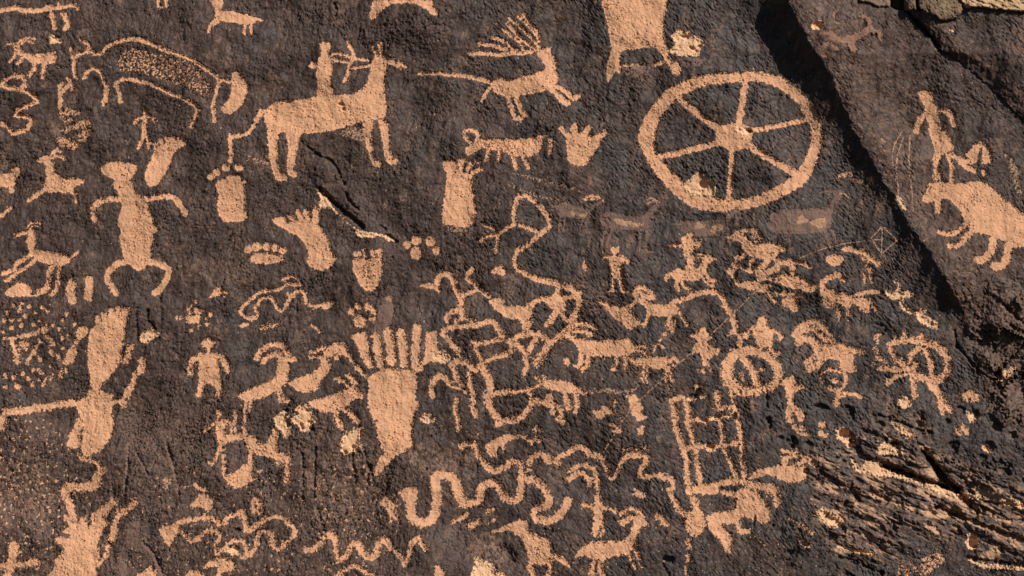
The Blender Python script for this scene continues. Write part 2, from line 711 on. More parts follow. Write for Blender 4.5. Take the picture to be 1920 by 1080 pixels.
# bird_petroglyph|bird carving|beaked head on a long slanted neck running to the ankle of the biggest foot
p 930,175 980,135 1050,128 1085,165 1110,230 1170,310 1245,390 1225,400 1150,330 1080,240 1000,215 940,240 900,205
d 24 1010,240
# bighorn_petroglyph|sheep carving|lower one of two overlapping antelope whose tail ends at the honeycombed chips|bighorn sheep pecked in the varnish
p 790,590 840,560 940,530 1000,510 1060,475 1120,450 1160,460 1205,545 1170,540 1110,570 1080,610 1000,640 900,650 830,620
>horn
s 36 1090,380 1150,430
s 26 1000,400 1070,430 1110,470
>leg
s 38 1000,640 1010,700 1040,770
>leg
s 36 1060,620 1120,680 1160,720
# chip_scar|chip scar|cluster of honeycombed pale chips above the rider on a pony||chip
p 690,620 740,590 800,610 830,650 860,720 820,740 790,800 740,790 720,750 650,720 690,680
p 590,650 640,640 640,690 650,760 650,820 610,840 580,790 540,760 540,700
# chip_scar|chip scar|pale knobbly chip with dark pits left of the biggest foot's heel||chip
p 1090,800 1160,770 1205,770 1200,830 1170,870 1200,930 1140,940 1060,960 1035,930 1040,860
# chip_scar|chip scar|small pale oval chip right of the biggest foot||chip
p 1630,690 1680,665 1735,690 1730,725 1670,735 1632,715
# archer_petroglyph|archer carving|small archer on foot left of the rough pony
s 40 120,660 125,665
s 28 122,680 120,720
p 75,725 170,710 210,720 170,760 165,850 150,960 110,860 100,760
>arm
s 24 90,735 30,770 15,810
>arm
s 20 180,720 215,750 215,800
>leg
s 22 135,910 110,970 90,1030 50,1030
>leg
s 18 155,930 155,1060
>bow
s 22 242,640 240,720 242,815
# pony_petroglyph|animal carving|rough pony with two ring shaped legs and a raised neck below the clean cut bighorn
s 50 170,860 230,840 310,830
p 310,820 390,840 410,890 470,880 510,830 530,770 565,780 560,870 570,950 650,970 660,1020 630,1030 560,1000 460,980 400,970 380,930 360,960 330,900
s 34 370,950 360,1040 350,1100
@400 810
p 85,330 160,300 240,240 285,280 270,330 330,345 260,380 190,425 130,400
s 22 80,220 80,320 100,350
s 34 565,180 560,260 545,360
k 0.6 440,180 560,190 560,270 450,250
# footmark_petroglyph|blade carving|thin curved sliver below the pony at left
@0 810
s 26 1460,400 1500,430 1540,435
# hand_petroglyph|hand carving|small fan shaped hand with long fingers below the curved sliver
p 1490,470 1530,465 1580,480 1600,520 1560,600 1520,570 1430,555 1460,520
# bar_petroglyph|bar carving|pair of short bars joined at the top above the rough lower snakes
@400 810
s 40 310,520 305,590
s 44 345,520 350,600
@0 700
# person_petroglyph|figure carving|stout figure with one long arm to the left edge and a winding tail
p 665,130 720,100 780,140 830,170 860,230 830,280 850,360 840,440 810,510 760,570 700,610 640,620 610,560 620,460 620,360 590,300 580,240 640,210
p 580,600 650,620 740,660 790,730 780,780 750,840 700,880 680,850 700,760 730,710 690,670 610,650
p 525,470 590,330 620,380 590,470 610,540 560,560 500,540
>arm
s 50 640,215 520,225 380,245 240,270 130,285 40,290
s 44 50,290 15,350 0,400
>tail
s 60 690,850 600,855 530,845 480,890 510,960 545,1060
s 30 540,1050 560,1090
>finger
s 30 790,190 830,170
>finger
s 30 820,230 865,215
# old_quadruped_petroglyph|animal carving|faded brown humped animal with deep scratched legs right of the stout figure
m old
k 0.55 870,300 1000,270 1200,290 1330,330 1450,480 1480,590 1350,640 1380,520 1330,450 1230,520 1170,620 1040,590 940,500 880,460
@0 810
s 22 965,100 950,300 930,470
s 16 1020,160 1070,250 1110,320
s 14 1210,130 1170,200 1130,280
s 26 1250,100 1300,260 1340,460
# forked_petroglyph|figure carving|small faint forked figure between the deep scratches
m mid
k 0.7 1220,340 1280,335 1290,390 1240,450 1220,400
# hand_petroglyph|hand carving|large ragged hand reaching up from the bottom edge with long stray fingers
p 530,700 590,680 680,700 760,690 780,740 750,780 740,860 750,930 720,1010 710,1120 340,1120 400,1030 420,950 480,910 470,830 530,790
s 40 500,640 550,720
k 0.8 480,640 560,650 600,720 520,700
>finger
s 50 625,665 640,720
>finger
p 700,600 760,600 800,650 820,690 770,720 690,700
>finger
s 60 850,525 800,575 740,620
>finger
s 50 1010,520 970,570 890,620 860,720 840,800
s 24 820,850 780,940 740,1000
>finger
s 50 440,810 500,830
>finger
s 40 500,740 560,780
# person_petroglyph|figure carving|ragged figure at the lower left corner
s 70 110,850 100,920 90,990
s 50 0,1010 100,990 180,990 280,975
s 60 90,1000 60,1060 40,1110
# old_quadruped_petroglyph|figure carving|faded brown branching figure right of the ragged bottom hand
m old
p 950,690 1060,650 1060,760 1030,850 960,850 940,760
s 44 960,850 920,960 930,1080
s 40 1040,840 1120,900 1180,980 1210,1080
# snake_petroglyph|snake carving|rough upper wavy snake with a blunt head low on the left half|snakes pecked in the varnish
p 1200,715 1280,700 1340,690 1350,750 1300,800 1280,860 1240,830 1210,780
s 34 1340,680 1430,660 1520,640 1600,650 1640,690 1690,680 1710,640 1780,620 1820,600 1840,680 1850,740 1900,730
@400 810
s 30 300,720 340,690 400,650 470,635 530,650 570,690 620,750 590,790 540,840 480,880 440,830 430,770 390,740 340,770 320,850 280,920 220,940
@0 810
# snake_petroglyph|snake carving|rough lower wavy snake with an eye like chip hole|snakes pecked in the varnish
s 28 1370,760 1430,820 1490,800 1540,750 1620,740 1650,780 1620,850 1630,910 1690,870 1720,830 1780,810 1840,850 1850,930
# chip_scar|chip scar|round eye like pit in the rough lower snake||chip
p 1700,880 1730,850 1780,870 1790,910 1750,930 1715,915
# blob_petroglyph|animal carving|ragged animal at the bottom edge under the eye like pit
p 1520,1030 1580,960 1680,935 1730,960 1770,1000 1740,1040 1680,1050 1640,1100 1590,1100 1640,1040 1600,1010
p 1390,1080 1430,1040 1510,1050 1540,1100 1390,1110
# blob_petroglyph|blob carving|low ragged mound at the bottom edge right of the ragged hand
p 1030,1075 1090,1040 1120,1005 1160,1030 1170,1100 1020,1100
@400 810
# zigzag_petroglyph|zigzag carving|rough jagged zigzag along the bottom between the lower snakes and the beaked bird
s 40 700,890 760,880 830,800 850,765 900,790 920,870 950,960 990,940 1030,880
s 44 1040,850 1080,835 1110,900 1160,940 1220,920 1240,840 1290,810 1330,870
s 32 1370,900 1420,970
s 34 1430,1000 1470,920 1490,830 1540,800
s 28 1550,830 1590,880
# arc_petroglyph|arc carving|curved arch at the bottom edge below the jagged zigzag
s 32 920,1080 1000,1030 1080,1010 1150,1050 1190,1075
# figure_petroglyph|blade carving|tan pointed stub at the bottom edge left of the big square chip
@680 810
p 545,1090 545,1010 580,1010 610,1060 615,1100
# person_petroglyph|figure carving|tiny spread limbed figure left of the bold snake's head
p 160,490 210,475 240,530 280,545 250,570 250,610 275,670 240,660 225,640 205,680 200,640 180,570 130,545
# snake_petroglyph|snake carving|bold thick snake with deep square bends ending in a curled hook|snakes pecked in the varnish
p 270,450 320,425 400,415 410,470 390,520 330,520
s 66 370,480 360,560 370,640 440,680 520,650 555,560 550,440 545,350 590,325 660,340 700,390 720,470 760,540
s 58 760,540 870,525 890,430 940,385 1010,395 1060,480 1120,510 1180,490 1190,400 1195,300
s 40 1195,320 1185,240 1130,220 1060,265 990,295 920,250 870,180 850,110 800,90 740,110
s 54 1190,345 1280,360 1340,400 1390,480 1390,540 1300,580 1290,640 1390,670 1480,620 1540,510
# sheep_petroglyph|sheep carving|small ragged sheep with a long rump line above the bold snake's upper loop
p 920,120 960,70 1020,40 1090,20 1130,40 1070,90 1060,150 1030,100 1000,150 1010,200 960,180
s 26 1110,45 1200,40 1280,80
@800 640
# wavy_petroglyph|line carving|thin wavy line with high humps running right to the ladder grid
s 34 770,960 775,890 830,855 900,860 940,905 1000,870 1060,840 1110,800 1170,800 1220,850 1300,870 1340,930 1370,1010 1405,1030 1430,980 1460,910 1500,865
s 50 900,890 980,905
s 46 1510,860 1580,850 1650,870 1650,900
s 34 1640,910 1600,970 1610,1015 1700,1010 1780,1010 1840,1060
@1040 810
s 40 820,340 870,360 890,410
s 36 860,430 890,500 930,590
@800 640
k 0.5 1400,800 1500,780 1640,760 1670,830 1560,850 1450,840
# horns_petroglyph|horn carving|double curved horns hanging below the wavy line
@1040 810
s 28 110,300 150,265 220,250 290,280 315,350 320,430
s 34 110,355 160,320 220,315 255,350 260,400
# cross_petroglyph|figure carving|cross shaped person with straight arms and tapering legs
s 50 325,480 330,560
s 28 205,545 290,560 380,575 460,590
p 300,560 355,560 360,640 370,770 345,790 335,700 310,780 285,770 290,680
# bighorn_petroglyph|sheep carving|big hollow horned sheep at the bottom edge right of the beaked bird|bighorn sheep pecked in the varnish
p 155,940 200,870 300,825 420,815 520,810 560,760 590,690 590,640 640,620 680,670 715,715 650,710 620,790 600,860 560,910 450,930 360,950 280,950 230,930
>horn
s 30 660,650 620,590 560,575 500,610
p 490,690 500,650 535,640 560,680 520,705
s 26 530,620 590,650
>leg
s 50 310,940 290,1020 270,1100
>leg
s 44 355,940 340,1020 360,1100
>leg
s 24 555,890 580,960 605,1020
>leg
s 30 600,870 630,950 655,1010
@680 810
# bird_petroglyph|bird carving|long beaked bird leaning down to the right at the bottom edge
p 950,755 1020,725 1110,690 1160,665 1225,670 1250,740 1320,780 1410,820 1430,890 1510,950 1560,1000 1545,1010 1440,955 1420,985 1330,995 1250,960 1225,870 1190,800 1110,740 1040,745
>leg
s 40 1265,960 1260,1030 1290,1090
>leg
s 36 1400,980 1410,1040 1380,1090
# chip_scar|chip scar|big pale square chip at the bottom edge left of the beaked bird||chip
p 830,1100 835,1010 900,980 960,990 1000,1040 1060,1060 1090,1100
p 845,1000 835,960 860,940 900,980
# blob_petroglyph|sheep carving|little pair of pecked sheep below the bold snake's middle
s 26 680,680 740,650 790,615
k 0.9 765,690 880,640 900,680 830,740 780,720
s 20 930,600 990,580
k 0.6 950,640 1010,630 1010,690 930,690
@780 480
# worm_petroglyph|line carving|arched worm with a blunt arrow head below the ring of dots
p 30,220 90,205 145,210 190,260 170,280 130,240 90,245
s 44 160,200 165,165 210,135 260,155 290,220 320,290 340,340 340,400 350,460
s 32 350,300 420,270 470,250 520,290 550,305
s 34 465,250 440,200 390,180 395,130 425,100
s 36 345,400 280,410 245,440 230,480
s 30 350,450 400,480 435,510
d 22 305,495
# looped_petroglyph|line carving|boxy open line with sharp corners left of the lying stag
s 36 345,750 290,690 240,620 205,585 230,545 330,530 450,520 560,490 600,530 640,590 660,625
s 30 660,625 560,640 470,655 440,650 450,690 490,770 510,820
s 30 450,655 420,650
# walker_petroglyph|line carving|round bellied figure walking under the end of the looping line
@1000 340
s 46 0,720 60,740 130,755 200,770 280,800 330,850 345,900
s 36 345,900 330,960 270,1040
@780 480
s 52 1215,280 1230,340
s 40 1070,200 1060,270
p 1010,300 1060,270 1110,290 1210,280 1220,320 1130,330 1120,400 1080,430 1040,420 1000,370 960,340 970,310
s 40 950,320 900,340 870,370
s 46 1050,420 1020,470 985,505
s 40 1090,430 1120,470 1160,480
# buzzard_petroglyph|animal carving|bushy tailed animal with a pale chip on its shoulder left of the round bellied figure
p 545,340 600,315 660,330 650,370 700,380 780,375 860,380 890,410 870,450 870,530 830,570 800,540 780,480 690,465 620,420 580,390
s 34 850,370 890,345 950,325
# wheelbarrow_petroglyph|line carving|tangle of thick lines forming joined triangles below the bushy tailed animal
s 44 700,640 770,600 850,580 920,580 970,620 1000,670
s 40 850,560 830,540
s 46 1000,680 960,710
s 40 900,600 870,670 830,740
s 40 705,650 780,680 820,740 830,800 815,890
s 30 700,640 720,700 660,740 560,770 510,800
s 40 1010,650 1080,590 1140,540 1200,440
# deer_petroglyph|stag carving|long bodied deer with flowing horns and straight back in the middle
p 1080,600 1140,540 1180,590 1230,620 1400,635 1600,620 1650,660 1640,700 1600,745 1500,755 1240,740 1210,690 1180,640 1120,610 1090,640
>horn
s 34 1160,535 1220,505 1290,520 1350,545
>horn
s 34 1180,565 1250,560 1310,590
>tail
s 18 1620,690 1690,675 1740,690
s 20 1610,715 1670,700 1720,730
>leg
s 40 1240,735 1235,800 1205,825
>leg
s 36 1290,740 1280,820 1250,850
>leg
s 30 1505,755 1505,820 1480,840
>leg
s 30 1580,740 1570,790 1570,830
# person_petroglyph|figure carving|curled figure with a roundish head below the joined triangles
@780 480
k 0.85 880,760 920,720 980,740 990,800 940,820 900,860 870,830
d 26 970,700
# drop_petroglyph|drop carving|single drop shaped dot in front of the long bodied deer's legs
p 1115,810 1118,770 1140,765 1152,800 1130,822
@800 640
# rake_petroglyph|line carving|bent rake shaped line with hanging tines right of the biggest foot
s 40 180,180 220,150 290,160 340,200 380,215
s 34 210,170 215,240 245,310 260,340
s 36 40,410 35,350 60,280 100,265 150,290 200,340 260,340
s 34 320,240 325,320 345,400 345,480 370,560
d 14 295,375
# pot_petroglyph|line carving|big rounded pot shaped loop with a flat top in the middle
s 54 410,170 430,220 465,280 475,360 455,430 480,500 540,580
s 34 500,390 600,380 700,370 790,360
s 40 760,360 790,420 770,500 720,560 650,600 590,595 530,620
s 26 790,360 840,330 880,310
s 24 370,215 410,180
s 26 420,160 520,120 600,100 650,70
# sheep_petroglyph|sheep carving|long low sheep walking left from the pot shaped loop
p 860,320 900,290 980,290 1060,305 1140,340 1210,390 1190,395 1120,385 1040,390 960,370 890,350
>leg
s 38 1040,395 1050,450 1070,505
>leg
s 30 1120,395 1130,470 1115,530
>horn
s 22 870,310 825,265
s 18 880,300 880,255
# spatter_petroglyph|spatter carving|ragged chain of blotches hanging from the pot shaped loop's right side
s 44 800,440 870,460 950,480
s 30 960,480 1000,510 1010,560
d 24 950,525
d 20 985,585
d 18 1015,610
d 30 920,430
# bird_petroglyph|bird carving|small flying bird like blotch with a side beak
p 1220,520 1290,515 1330,480 1380,500 1400,540 1340,560 1300,580 1260,550
# person_petroglyph|figure carving|slanting mottled streak right of the bird like blotch
k 0.8 1370,440 1430,430 1430,520 1480,600 1440,600 1400,500
s 20 1380,620 1460,670
s 24 1400,670 1450,670
# person_petroglyph|figure carving|feathered upright shape left of the ladder grid
p 1510,410 1560,400 1590,460 1620,500 1600,530 1640,570 1600,600 1550,560 1530,490
# band_petroglyph|band carving|mottled brown horizontal band right of the long low sheep
m mid
k 0.7 1220,370 1330,350 1450,360 1560,340 1600,300 1560,380 1450,400 1320,395 1230,395
# coyote_petroglyph|animal carving|thin legged animal with a curled tail touching the long bodied deer's rump
p 1510,120 1560,130 1640,110 1720,120 1800,115 1850,120 1830,160 1780,200 1700,205 1650,180 1570,180 1530,150
s 28 1840,125 1870,145 1865,190
>leg
k 0.75 1605,180 1670,180 1665,310 1600,300
>leg
s 20 1795,200 1800,290
>leg
s 22 1815,200 1840,295
# cross_petroglyph|figure carving|tiny stick cross under the chain of blotches
s 20 820,640 825,740
s 20 800,665 860,665
s 16 810,740 850,750
# toy_petroglyph|blade carving|tiny two legged mark left of the ladder grid's foot
p 1590,645 1640,640 1620,690 1590,700
# blob_petroglyph|streak carving|pale upright streak below the rake shaped line
m fresh
s 30 225,440 215,520 235,600 240,660
# arc_petroglyph|blob carving|ragged pair of blotches above the bold snake's upper loop
k 0.8 280,670 330,680 345,730 320,730 290,690
k 0.8 370,690 420,680 380,720
@1000 340
# person_petroglyph|figure carving|neat standing person with square shoulders and turned out feet below the antelope
p 575,515 600,488 640,495 645,525 625,550 680,560 720,600 718,622 700,615 690,580 680,590 670,650 670,720 675,790 690,815 720,825 700,835 655,830 640,740 625,725 610,740 610,800 600,830 555,825 590,810 590,730 580,650 565,580 530,580 525,612 517,600 530,570 570,555 605,550
# blade_petroglyph|blade carving|small spindle shaped mark left of the neat standing person
p 365,625 380,590 390,630 400,665 380,670
# horse_petroglyph|horse carving|small horse with long ears carrying a bushy headed rider
p 1030,680 1090,655 1170,660 1230,650 1260,610 1280,570 1340,560 1380,585 1330,600 1310,630 1300,680 1260,730 1200,750 1110,740 1050,730
s 28 1035,690 1005,705 998,738
>ear
s 14 1230,545 1290,550 1330,560
>ear
s 14 1235,570 1290,570
>leg
s 34 1080,735 1075,790 1095,815
>leg
s 32 1120,740 1130,790 1160,805
>leg
s 24 1275,725 1310,765 1350,780
>leg
s 24 1300,700 1330,745 1370,745
# person_petroglyph|rider carving|bushy headed rider sitting on the small long eared horse
p 1140,660 1150,590 1120,540 1130,490 1110,430 1140,400 1190,385 1210,430 1200,500 1190,540 1215,600 1210,650 1170,670
s 28 1040,475 1120,485
k 0.8 1180,440 1260,440 1260,490 1190,520
# bighorn_petroglyph|sheep carving|bighorn with ringed horns and a trailing line from its rump|bighorn sheep pecked in the varnish
p 790,880 820,870 870,915 940,925 1010,925 1050,890 1085,920 1080,1000 1000,1015 900,1005 860,1000 840,950 800,910
s 26 860,1000 850,1050 820,1080
s 26 780,880 740,930
>horn
s 32 760,860 770,810 820,795 870,830 905,870 880,880 830,860 790,830
@1000 500
>line
s 40 1070,260 1150,235 1200,215 1290,190 1370,195 1420,240 1450,310 1500,400 1510,460
s 34 1510,470 1540,520 1550,590
s 26 1490,490 1470,520
>leg
s 44 1030,380 1040,470
k 0.8 990,390 1070,390 1070,470 990,450
>leg
s 20 1095,340 1125,390 1155,440
# ladder_line_petroglyph|line carving|broken chain of pecks running down from the ringed horn bighorn's legs
k 0.8 940,520 1000,470 1010,510 960,560 910,640 880,670 870,650 910,590
d 14 970,600
# leaf_petroglyph|blob carving|ragged leaf shape slanting under the neat standing person
p 495,265 540,265 600,290 680,290 740,300 740,340 770,380 805,400 780,440 720,470 660,420 610,380 560,330
# person_petroglyph|figure carving|shaggy spiky person with splayed feet right of the broken chain of pecks
p 1180,520 1220,490 1260,480 1285,450 1300,490 1340,530 1310,560 1350,610 1400,620 1380,660 1330,680 1300,720 1330,770 1385,800 1340,795 1310,750 1280,750 1285,795 1230,780 1270,760 1260,690 1240,650 1195,655 1200,600 1230,560
# person_petroglyph|figure carving|hunched person with a round head standing on the pecked ring
p 1680,390 1710,368 1750,380 1755,420 1750,440 1810,470 1880,520 1850,545 1800,490 1790,600 1760,605 1700,610 1670,560 1640,480 1600,540 1560,530 1620,460 1680,430
s 30 1775,600 1800,640 1835,650
s 24 1855,520 1845,545
# ring_petroglyph|ring carving|shaggy thick ring with a bar through it above the ladder grid
o 0 1450,790,95 1480,690,85 1560,635,66 1690,640,72 1790,700,72 1838,800,66 1800,890,66 1690,930,72 1570,935,78 1490,880,92
>bar
s 58 1570,680 1640,780 1690,880
k 0.5 1530,770 1600,810 1620,890 1540,870 1520,820
d 18 1720,770
@1440 560
# person_petroglyph|figure carving|tall person with one arm raised beside the shaggy ring
p 90,640 130,600 190,585 215,640 270,655 270,675 220,690 190,730 200,800 260,840 265,920 230,920 205,860 185,850 190,925 140,920 135,860 145,760 130,670
# bighorn_petroglyph|sheep carving|bold ram with two sweeping back curled horns right of the hunched person|bighorn sheep pecked in the varnish
p 165,270 200,240 250,270 300,290 360,300 400,335 470,345 560,335 640,360 735,395 690,420 640,420 655,540 600,555 540,530 535,470 460,455 420,470 400,510 360,530 300,555 290,520 320,490 380,460 330,470 290,520 270,460 330,430 345,390 320,350 270,325 235,355 205,345 205,300
>horn
s 44 215,240 260,195 330,175 400,205 450,250 480,320
>horn
s 36 240,260 300,225 360,240 410,285 440,315
# tied_petroglyph|line carving|small looped cord with a dot hanging below the bold ram
s 24 435,540 400,590 430,650 510,690 550,680 580,620 580,560 530,545 470,530
s 44 535,700 510,790
s 24 560,715 640,715 700,745
d 20 505,618
# animal_petroglyph|animal carving|shaggy animal with a curled head and dotted legs above the bold ram
@1320 400
k 0.95 880,600 930,560 1000,590 1060,600 1140,620 1260,650 1300,720 1320,740 1280,740 1250,690 1230,765 1190,740 1150,700 1100,690 1100,800 1070,790 1050,700 1010,700 1030,800 990,780 985,690 940,720 890,690
s 44 895,590 890,520 940,480 1000,465 1050,500
s 30 1150,610 1230,590 1315,595
# blob_petroglyph|blob carving|round ragged dot right of the tangled sheep
p 915,345 950,315 1000,310 1045,340 1040,370 990,400 940,380
# figure_petroglyph|figure carving|ragged dangling figure near the shadowed edge
s 40 1060,265 1130,280 1200,290 1250,340 1320,370
s 26 1235,360 1225,410 1265,440
s 30 1190,330 1195,345
d 20 1300,380
s 18 1200,460 1205,520
s 18 1245,460 1255,520
# blob_petroglyph|blob carving|low ragged blob with a stalk above the bold ram
p 580,660 640,625 700,650 720,700 680,745 640,710 600,700
s 32 545,600 620,605 680,600
s 30 700,615 750,620
s 28 475,590 500,630 530,660
# bighorn_petroglyph|sheep carving|large shaggy sheep with heavy horns at the top of the tangled group|bighorn sheep pecked in the varnish
p 160,180 210,165 240,130 300,140 330,200 380,225 470,215 560,225 630,270 570,290 540,340 480,360 420,340 370,330 320,300 290,260 270,220 210,200
>horn
s 34 250,140 330,120 390,140 430,185
s 26 370,170 395,210
>leg
s 36 310,300 280,335 240,340
>leg
s 44 480,350 450,390 400,410
>leg
s 30 390,330 350,370 360,430
# bighorn_petroglyph|sheep carving|curled sheep lowest in the tangled group|bighorn sheep pecked in the varnish
p 170,430 200,410 240,430 235,490 270,520 340,510 400,510 430,530 500,540 480,580 430,590 330,570 250,550 220,490
s 34 220,380 280,400 350,440
s 34 230,420 240,370
# deer_petroglyph|deer carving|slanted fish bodied deer at the right of the tangled group
p 390,440 440,460 530,490 560,460 640,460 700,460 780,500 840,530 855,560 800,595 720,570 640,560 560,520 470,500 410,520
s 46 540,350 560,400 480,440 400,430
s 44 560,370 640,370
>neck
s 44 670,450 665,400 650,360
>head
s 32 650,355 720,370 800,405
# chip_scar|chip scar|pale three lobed chip at the foot of the dark edge||chip
p 1355,590 1380,570 1440,580 1450,530 1420,510 1445,500 1475,530 1475,590 1560,580 1570,625 1500,635 1420,645 1380,625
# chip_scar|chip scar|long pale broken ledge below the three lobed chip||chip
p 1460,660 1500,650 1530,700 1580,740 1560,755 1500,730 1470,700
p 1590,740 1640,710 1670,720 1650,760 1700,790 1750,830 1755,865 1690,855 1640,830 1600,790
@1440 560
# loop_petroglyph|line carving|large bean shaped loop with an inner spiral and a leg like tail at far right
o 0 920,350,50 980,320,50 1080,310,56 1200,330,60 1300,380,60 1350,460,60 1340,560,64 1270,610,60 1180,600,50 1100,570,50 1040,520,56 970,460,50 930,400,50
s 44 1070,480 1080,420 1130,370 1180,380 1210,450 1230,540 1235,600
s 50 1060,520 1110,500
s 26 1010,290 1030,250
s 30 1150,310 1150,270
s 60 1210,620 1260,690 1310,770
s 40 1300,770 1310,850
s 36 1320,790 1365,840
s 34 1075,580 1090,650 1100,740
s 34 1060,560 970,580 920,610 895,640
s 34 1000,540 900,530 840,520
# person_petroglyph|figure carving|ragged dotted figure left of the bean shaped loop
k 0.75 770,260 840,250 850,290 830,340 840,400 890,450 900,520 840,480 800,490 770,530 790,450 780,370 800,330
# claw_petroglyph|claw carving|small split hoof mark right of the bean shaped loop's leg
p 1455,725 1510,690 1570,715 1575,765 1540,770 1520,730 1510,780
# drop_petroglyph|drop carving|left one of two seed shaped marks below the split hoof mark
p 1400,960 1425,960 1450,1005 1435,1025 1410,1000
# drop_petroglyph|drop carving|right one of two seed shaped marks below the split hoof mark
p 1450,940 1475,945 1505,1000 1490,1020 1465,995
# chip_scar|chip scar|ragged knobbly chip beside the bean shaped loop's thin leg||chip
p 970,780 1010,735 1060,745 1075,790 1020,825
# chip_scar|chip scar|pale chip under the thin dark crack at lower right||chip
p 925,925 970,940 1040,980 1100,1000 1090,1040 1050,1055 1000,1010 950,975
# chip_scar|chip scar|pale stepped chip beside a dark hollow at far right||chip
p 1480,850 1520,870 1560,880 1555,925 1510,925
# chip_scar|chip scar|pale wedge lit deep in the far right cleft||chip
p 1750,610 1780,530 1840,515 1850,545 1800,590
# peck_cluster|dot cluster|small loose blotches below the tall person with the raised arm
d 20 200,965
d 24 250,970
d 24 400,945
d 22 400,1010
s 22 250,1015 310,1025
d 14 220,995
d 16 430,1025
@1180 680
# chip_scar|chip scar|pale bulb ended chip with a deep shadow at lower right||chip
p 1550,520 1590,490 1650,510 1645,560 1660,590 1690,620 1640,630 1600,590 1570,570
# ladder_petroglyph|grid carving|tall ladder like grid of two boxes and rungs in the lower right half
s 39 320,280 330,350 345,450 370,560 400,640 430,720 430,850 450,960
s 34 330,275 400,255
>rung
s 30 450,430 520,430 580,450
>rung
s 30 590,420 690,400
>rung
s 34 410,650 500,630 560,625 640,630 700,620 820,600
s 25 640,345 740,335
>rung
s 45 540,940 640,920 740,890 860,890
s 59 450,960 540,950 640,960
>upright
s 39 425,280 440,360 440,440 470,550 495,640 505,740 525,850 540,940
>upright
s 34 685,440 700,540 710,630 750,720 790,830 800,880
s 37 660,230 665,330
>upright
s 37 765,230 790,320 800,400 830,510 845,620 850,740 870,880
# chip_scar|chip scar|hooked pale chip with a black hollow above the ladder grid||chip
p 490,170 515,175 525,210 570,245 560,265 520,255
# chip_scar|chip scar|pale lip under a black hollow at the ladder grid's top left||chip
p 400,265 450,255 500,275 470,285 420,285
# chip_scar|chip scar|pair of pale knobs under hollows on the ladder grid's upper rung||chip
p 600,430 650,405 690,430 660,440
p 710,390 740,375 770,390 760,410 720,410
# chip_scar|chip scar|pale crescent under a hollow on the ladder grid's lower rung||chip
p 560,640 600,650 650,645 640,670 600,672
# beast_petroglyph|animal carving|shaggy beast with a ring neck right of the ladder grid's base
p 960,810 1040,790 1140,770 1240,770 1330,770 1330,860 1290,890 1220,900 1160,890 1100,860 1020,840 940,870 900,870 920,830
o 0 1150,740,40 1180,710,40 1260,700,40 1310,730,50 1270,770,40 1190,790,30
s 50 1320,720 1390,755
s 26 1150,660 1230,680 1270,665
# beast_petroglyph|animal carving|heavy matted beast with a spreading body below the ladder grid
@1040 810
p 1370,440 1440,420 1530,460 1600,540 1620,650 1570,680 1500,660 1440,640 1400,630 1350,690 1260,690 1170,690 1140,640 1230,600 1340,590 1370,530
s 56 1460,395 1560,410 1650,440 1670,540
k 0.8 1550,390 1680,420 1700,500 1670,570 1650,500 1560,440
p 1150,680 1210,680 1290,740 1330,800 1310,850 1310,905 1270,890 1240,810 1180,760
s 30 1370,680 1400,750 1460,740
s 30 1260,455 1370,475
# hand_petroglyph|blob carving|lumpy vertical blotch at the foot of the ladder grid
k 0.95 1010,480 1070,480 1090,560 1120,620 1140,690 1100,760 1040,790 980,720 980,640 1020,570
s 40 940,590 980,620
# blob_petroglyph|blob carving|small hollow blotch below the lumpy vertical one
o 0 985,830,22 1005,810,22 1020,850,22 1000,870,22
s 26 1000,920 1000,960
s 20 985,1000 985,1060
# hand_petroglyph|hand carving|small splayed print below the curve of the wavy line's end
p 590,470 620,440 650,450 680,490 640,495
s 10 600,430 620,445
# hand_petroglyph|hand carving|small clawed print left of the lumpy vertical blotch
p 755,620 800,610 820,650 855,690 830,708 790,680 800,665 760,660
@1440 760 3.375
# shard_petroglyph|blob carving|ragged downward sloping streak above the scratched corner
k 0.75 120,700 190,740 240,760 300,800 260,835 220,790 160,750
# peck_cluster|dot cluster|large mottled pecked patch near the bottom right
k 0.6 980,950 1100,920 1140,980 1080,1030 1010,1080 950,1060
k 0.45 820,990 900,970 960,1020 940,1090 820,1090
# chip_scar|chip scar|bright layered ledge in the broken lower right band||chip
p 520,340 560,370 600,400 620,350 700,355 740,395 840,430 930,460 1040,500 1190,545 1215,590 1150,580 1040,540 960,500 860,470 760,455 680,445 610,430 560,420
# chip_scar|chip scar|bright upper ledge tip in the broken lower right band||chip
p 690,290 730,235 770,265 840,290 850,300 790,315 720,310
# chip_scar|chip scar|lit lower ledge strip running to the right edge||chip
p 1210,545 1300,570 1440,600 1560,610 1640,640 1640,660 1500,625 1380,600 1250,580
# chip_scar|chip scar|oval pale scar with a dark right rim low at right||chip
p 1255,840 1275,812 1320,830 1330,870 1300,910 1260,895
# chip_scar|chip scar|pale pointed streak left of the broken band||chip
p 320,690 340,650 400,690 440,710 470,760 400,770 360,740
# chip_scar|chip scar|thin pale layered strip at the bottom right corner||chip
p 1265,980 1350,995 1430,1010 1540,1020 1640,1030 1640,1045 1500,1040 1380,1030 1290,1000
# chip_scar|chip scar|long thin pale lip left of the bottom right corner||chip
p 430,895 520,905 620,920 685,930 640,945 520,925
# chip_scar|chip scar|pale chip just right of the long thin crack||chip
p 1355,255 1390,270 1430,300 1400,300 1365,285
# chip_scar|chip scar|small pale pit shard left of the broken band's lower end||chip
p 200,860 235,855 270,900 240,900
@400 240
# chip_scar|chip scar|long pale broken lip along the dark crack below the horse||chip
p 780,455 820,490 860,535 900,600 950,650 1010,700 1070,760 1130,775 1200,785 1270,800 1330,830 1375,860 1320,850 1250,815 1160,825 1080,815 1050,750 980,690 920,640 880,600 810,600 785,570 805,540 790,500
# scuff_mark|scuff|long pale scuffed streak above the old deer nearest the looped line
@800 200
m mid
k 0.75 540,565 600,575 720,620 860,665 960,690 990,710 860,690 740,650 620,600
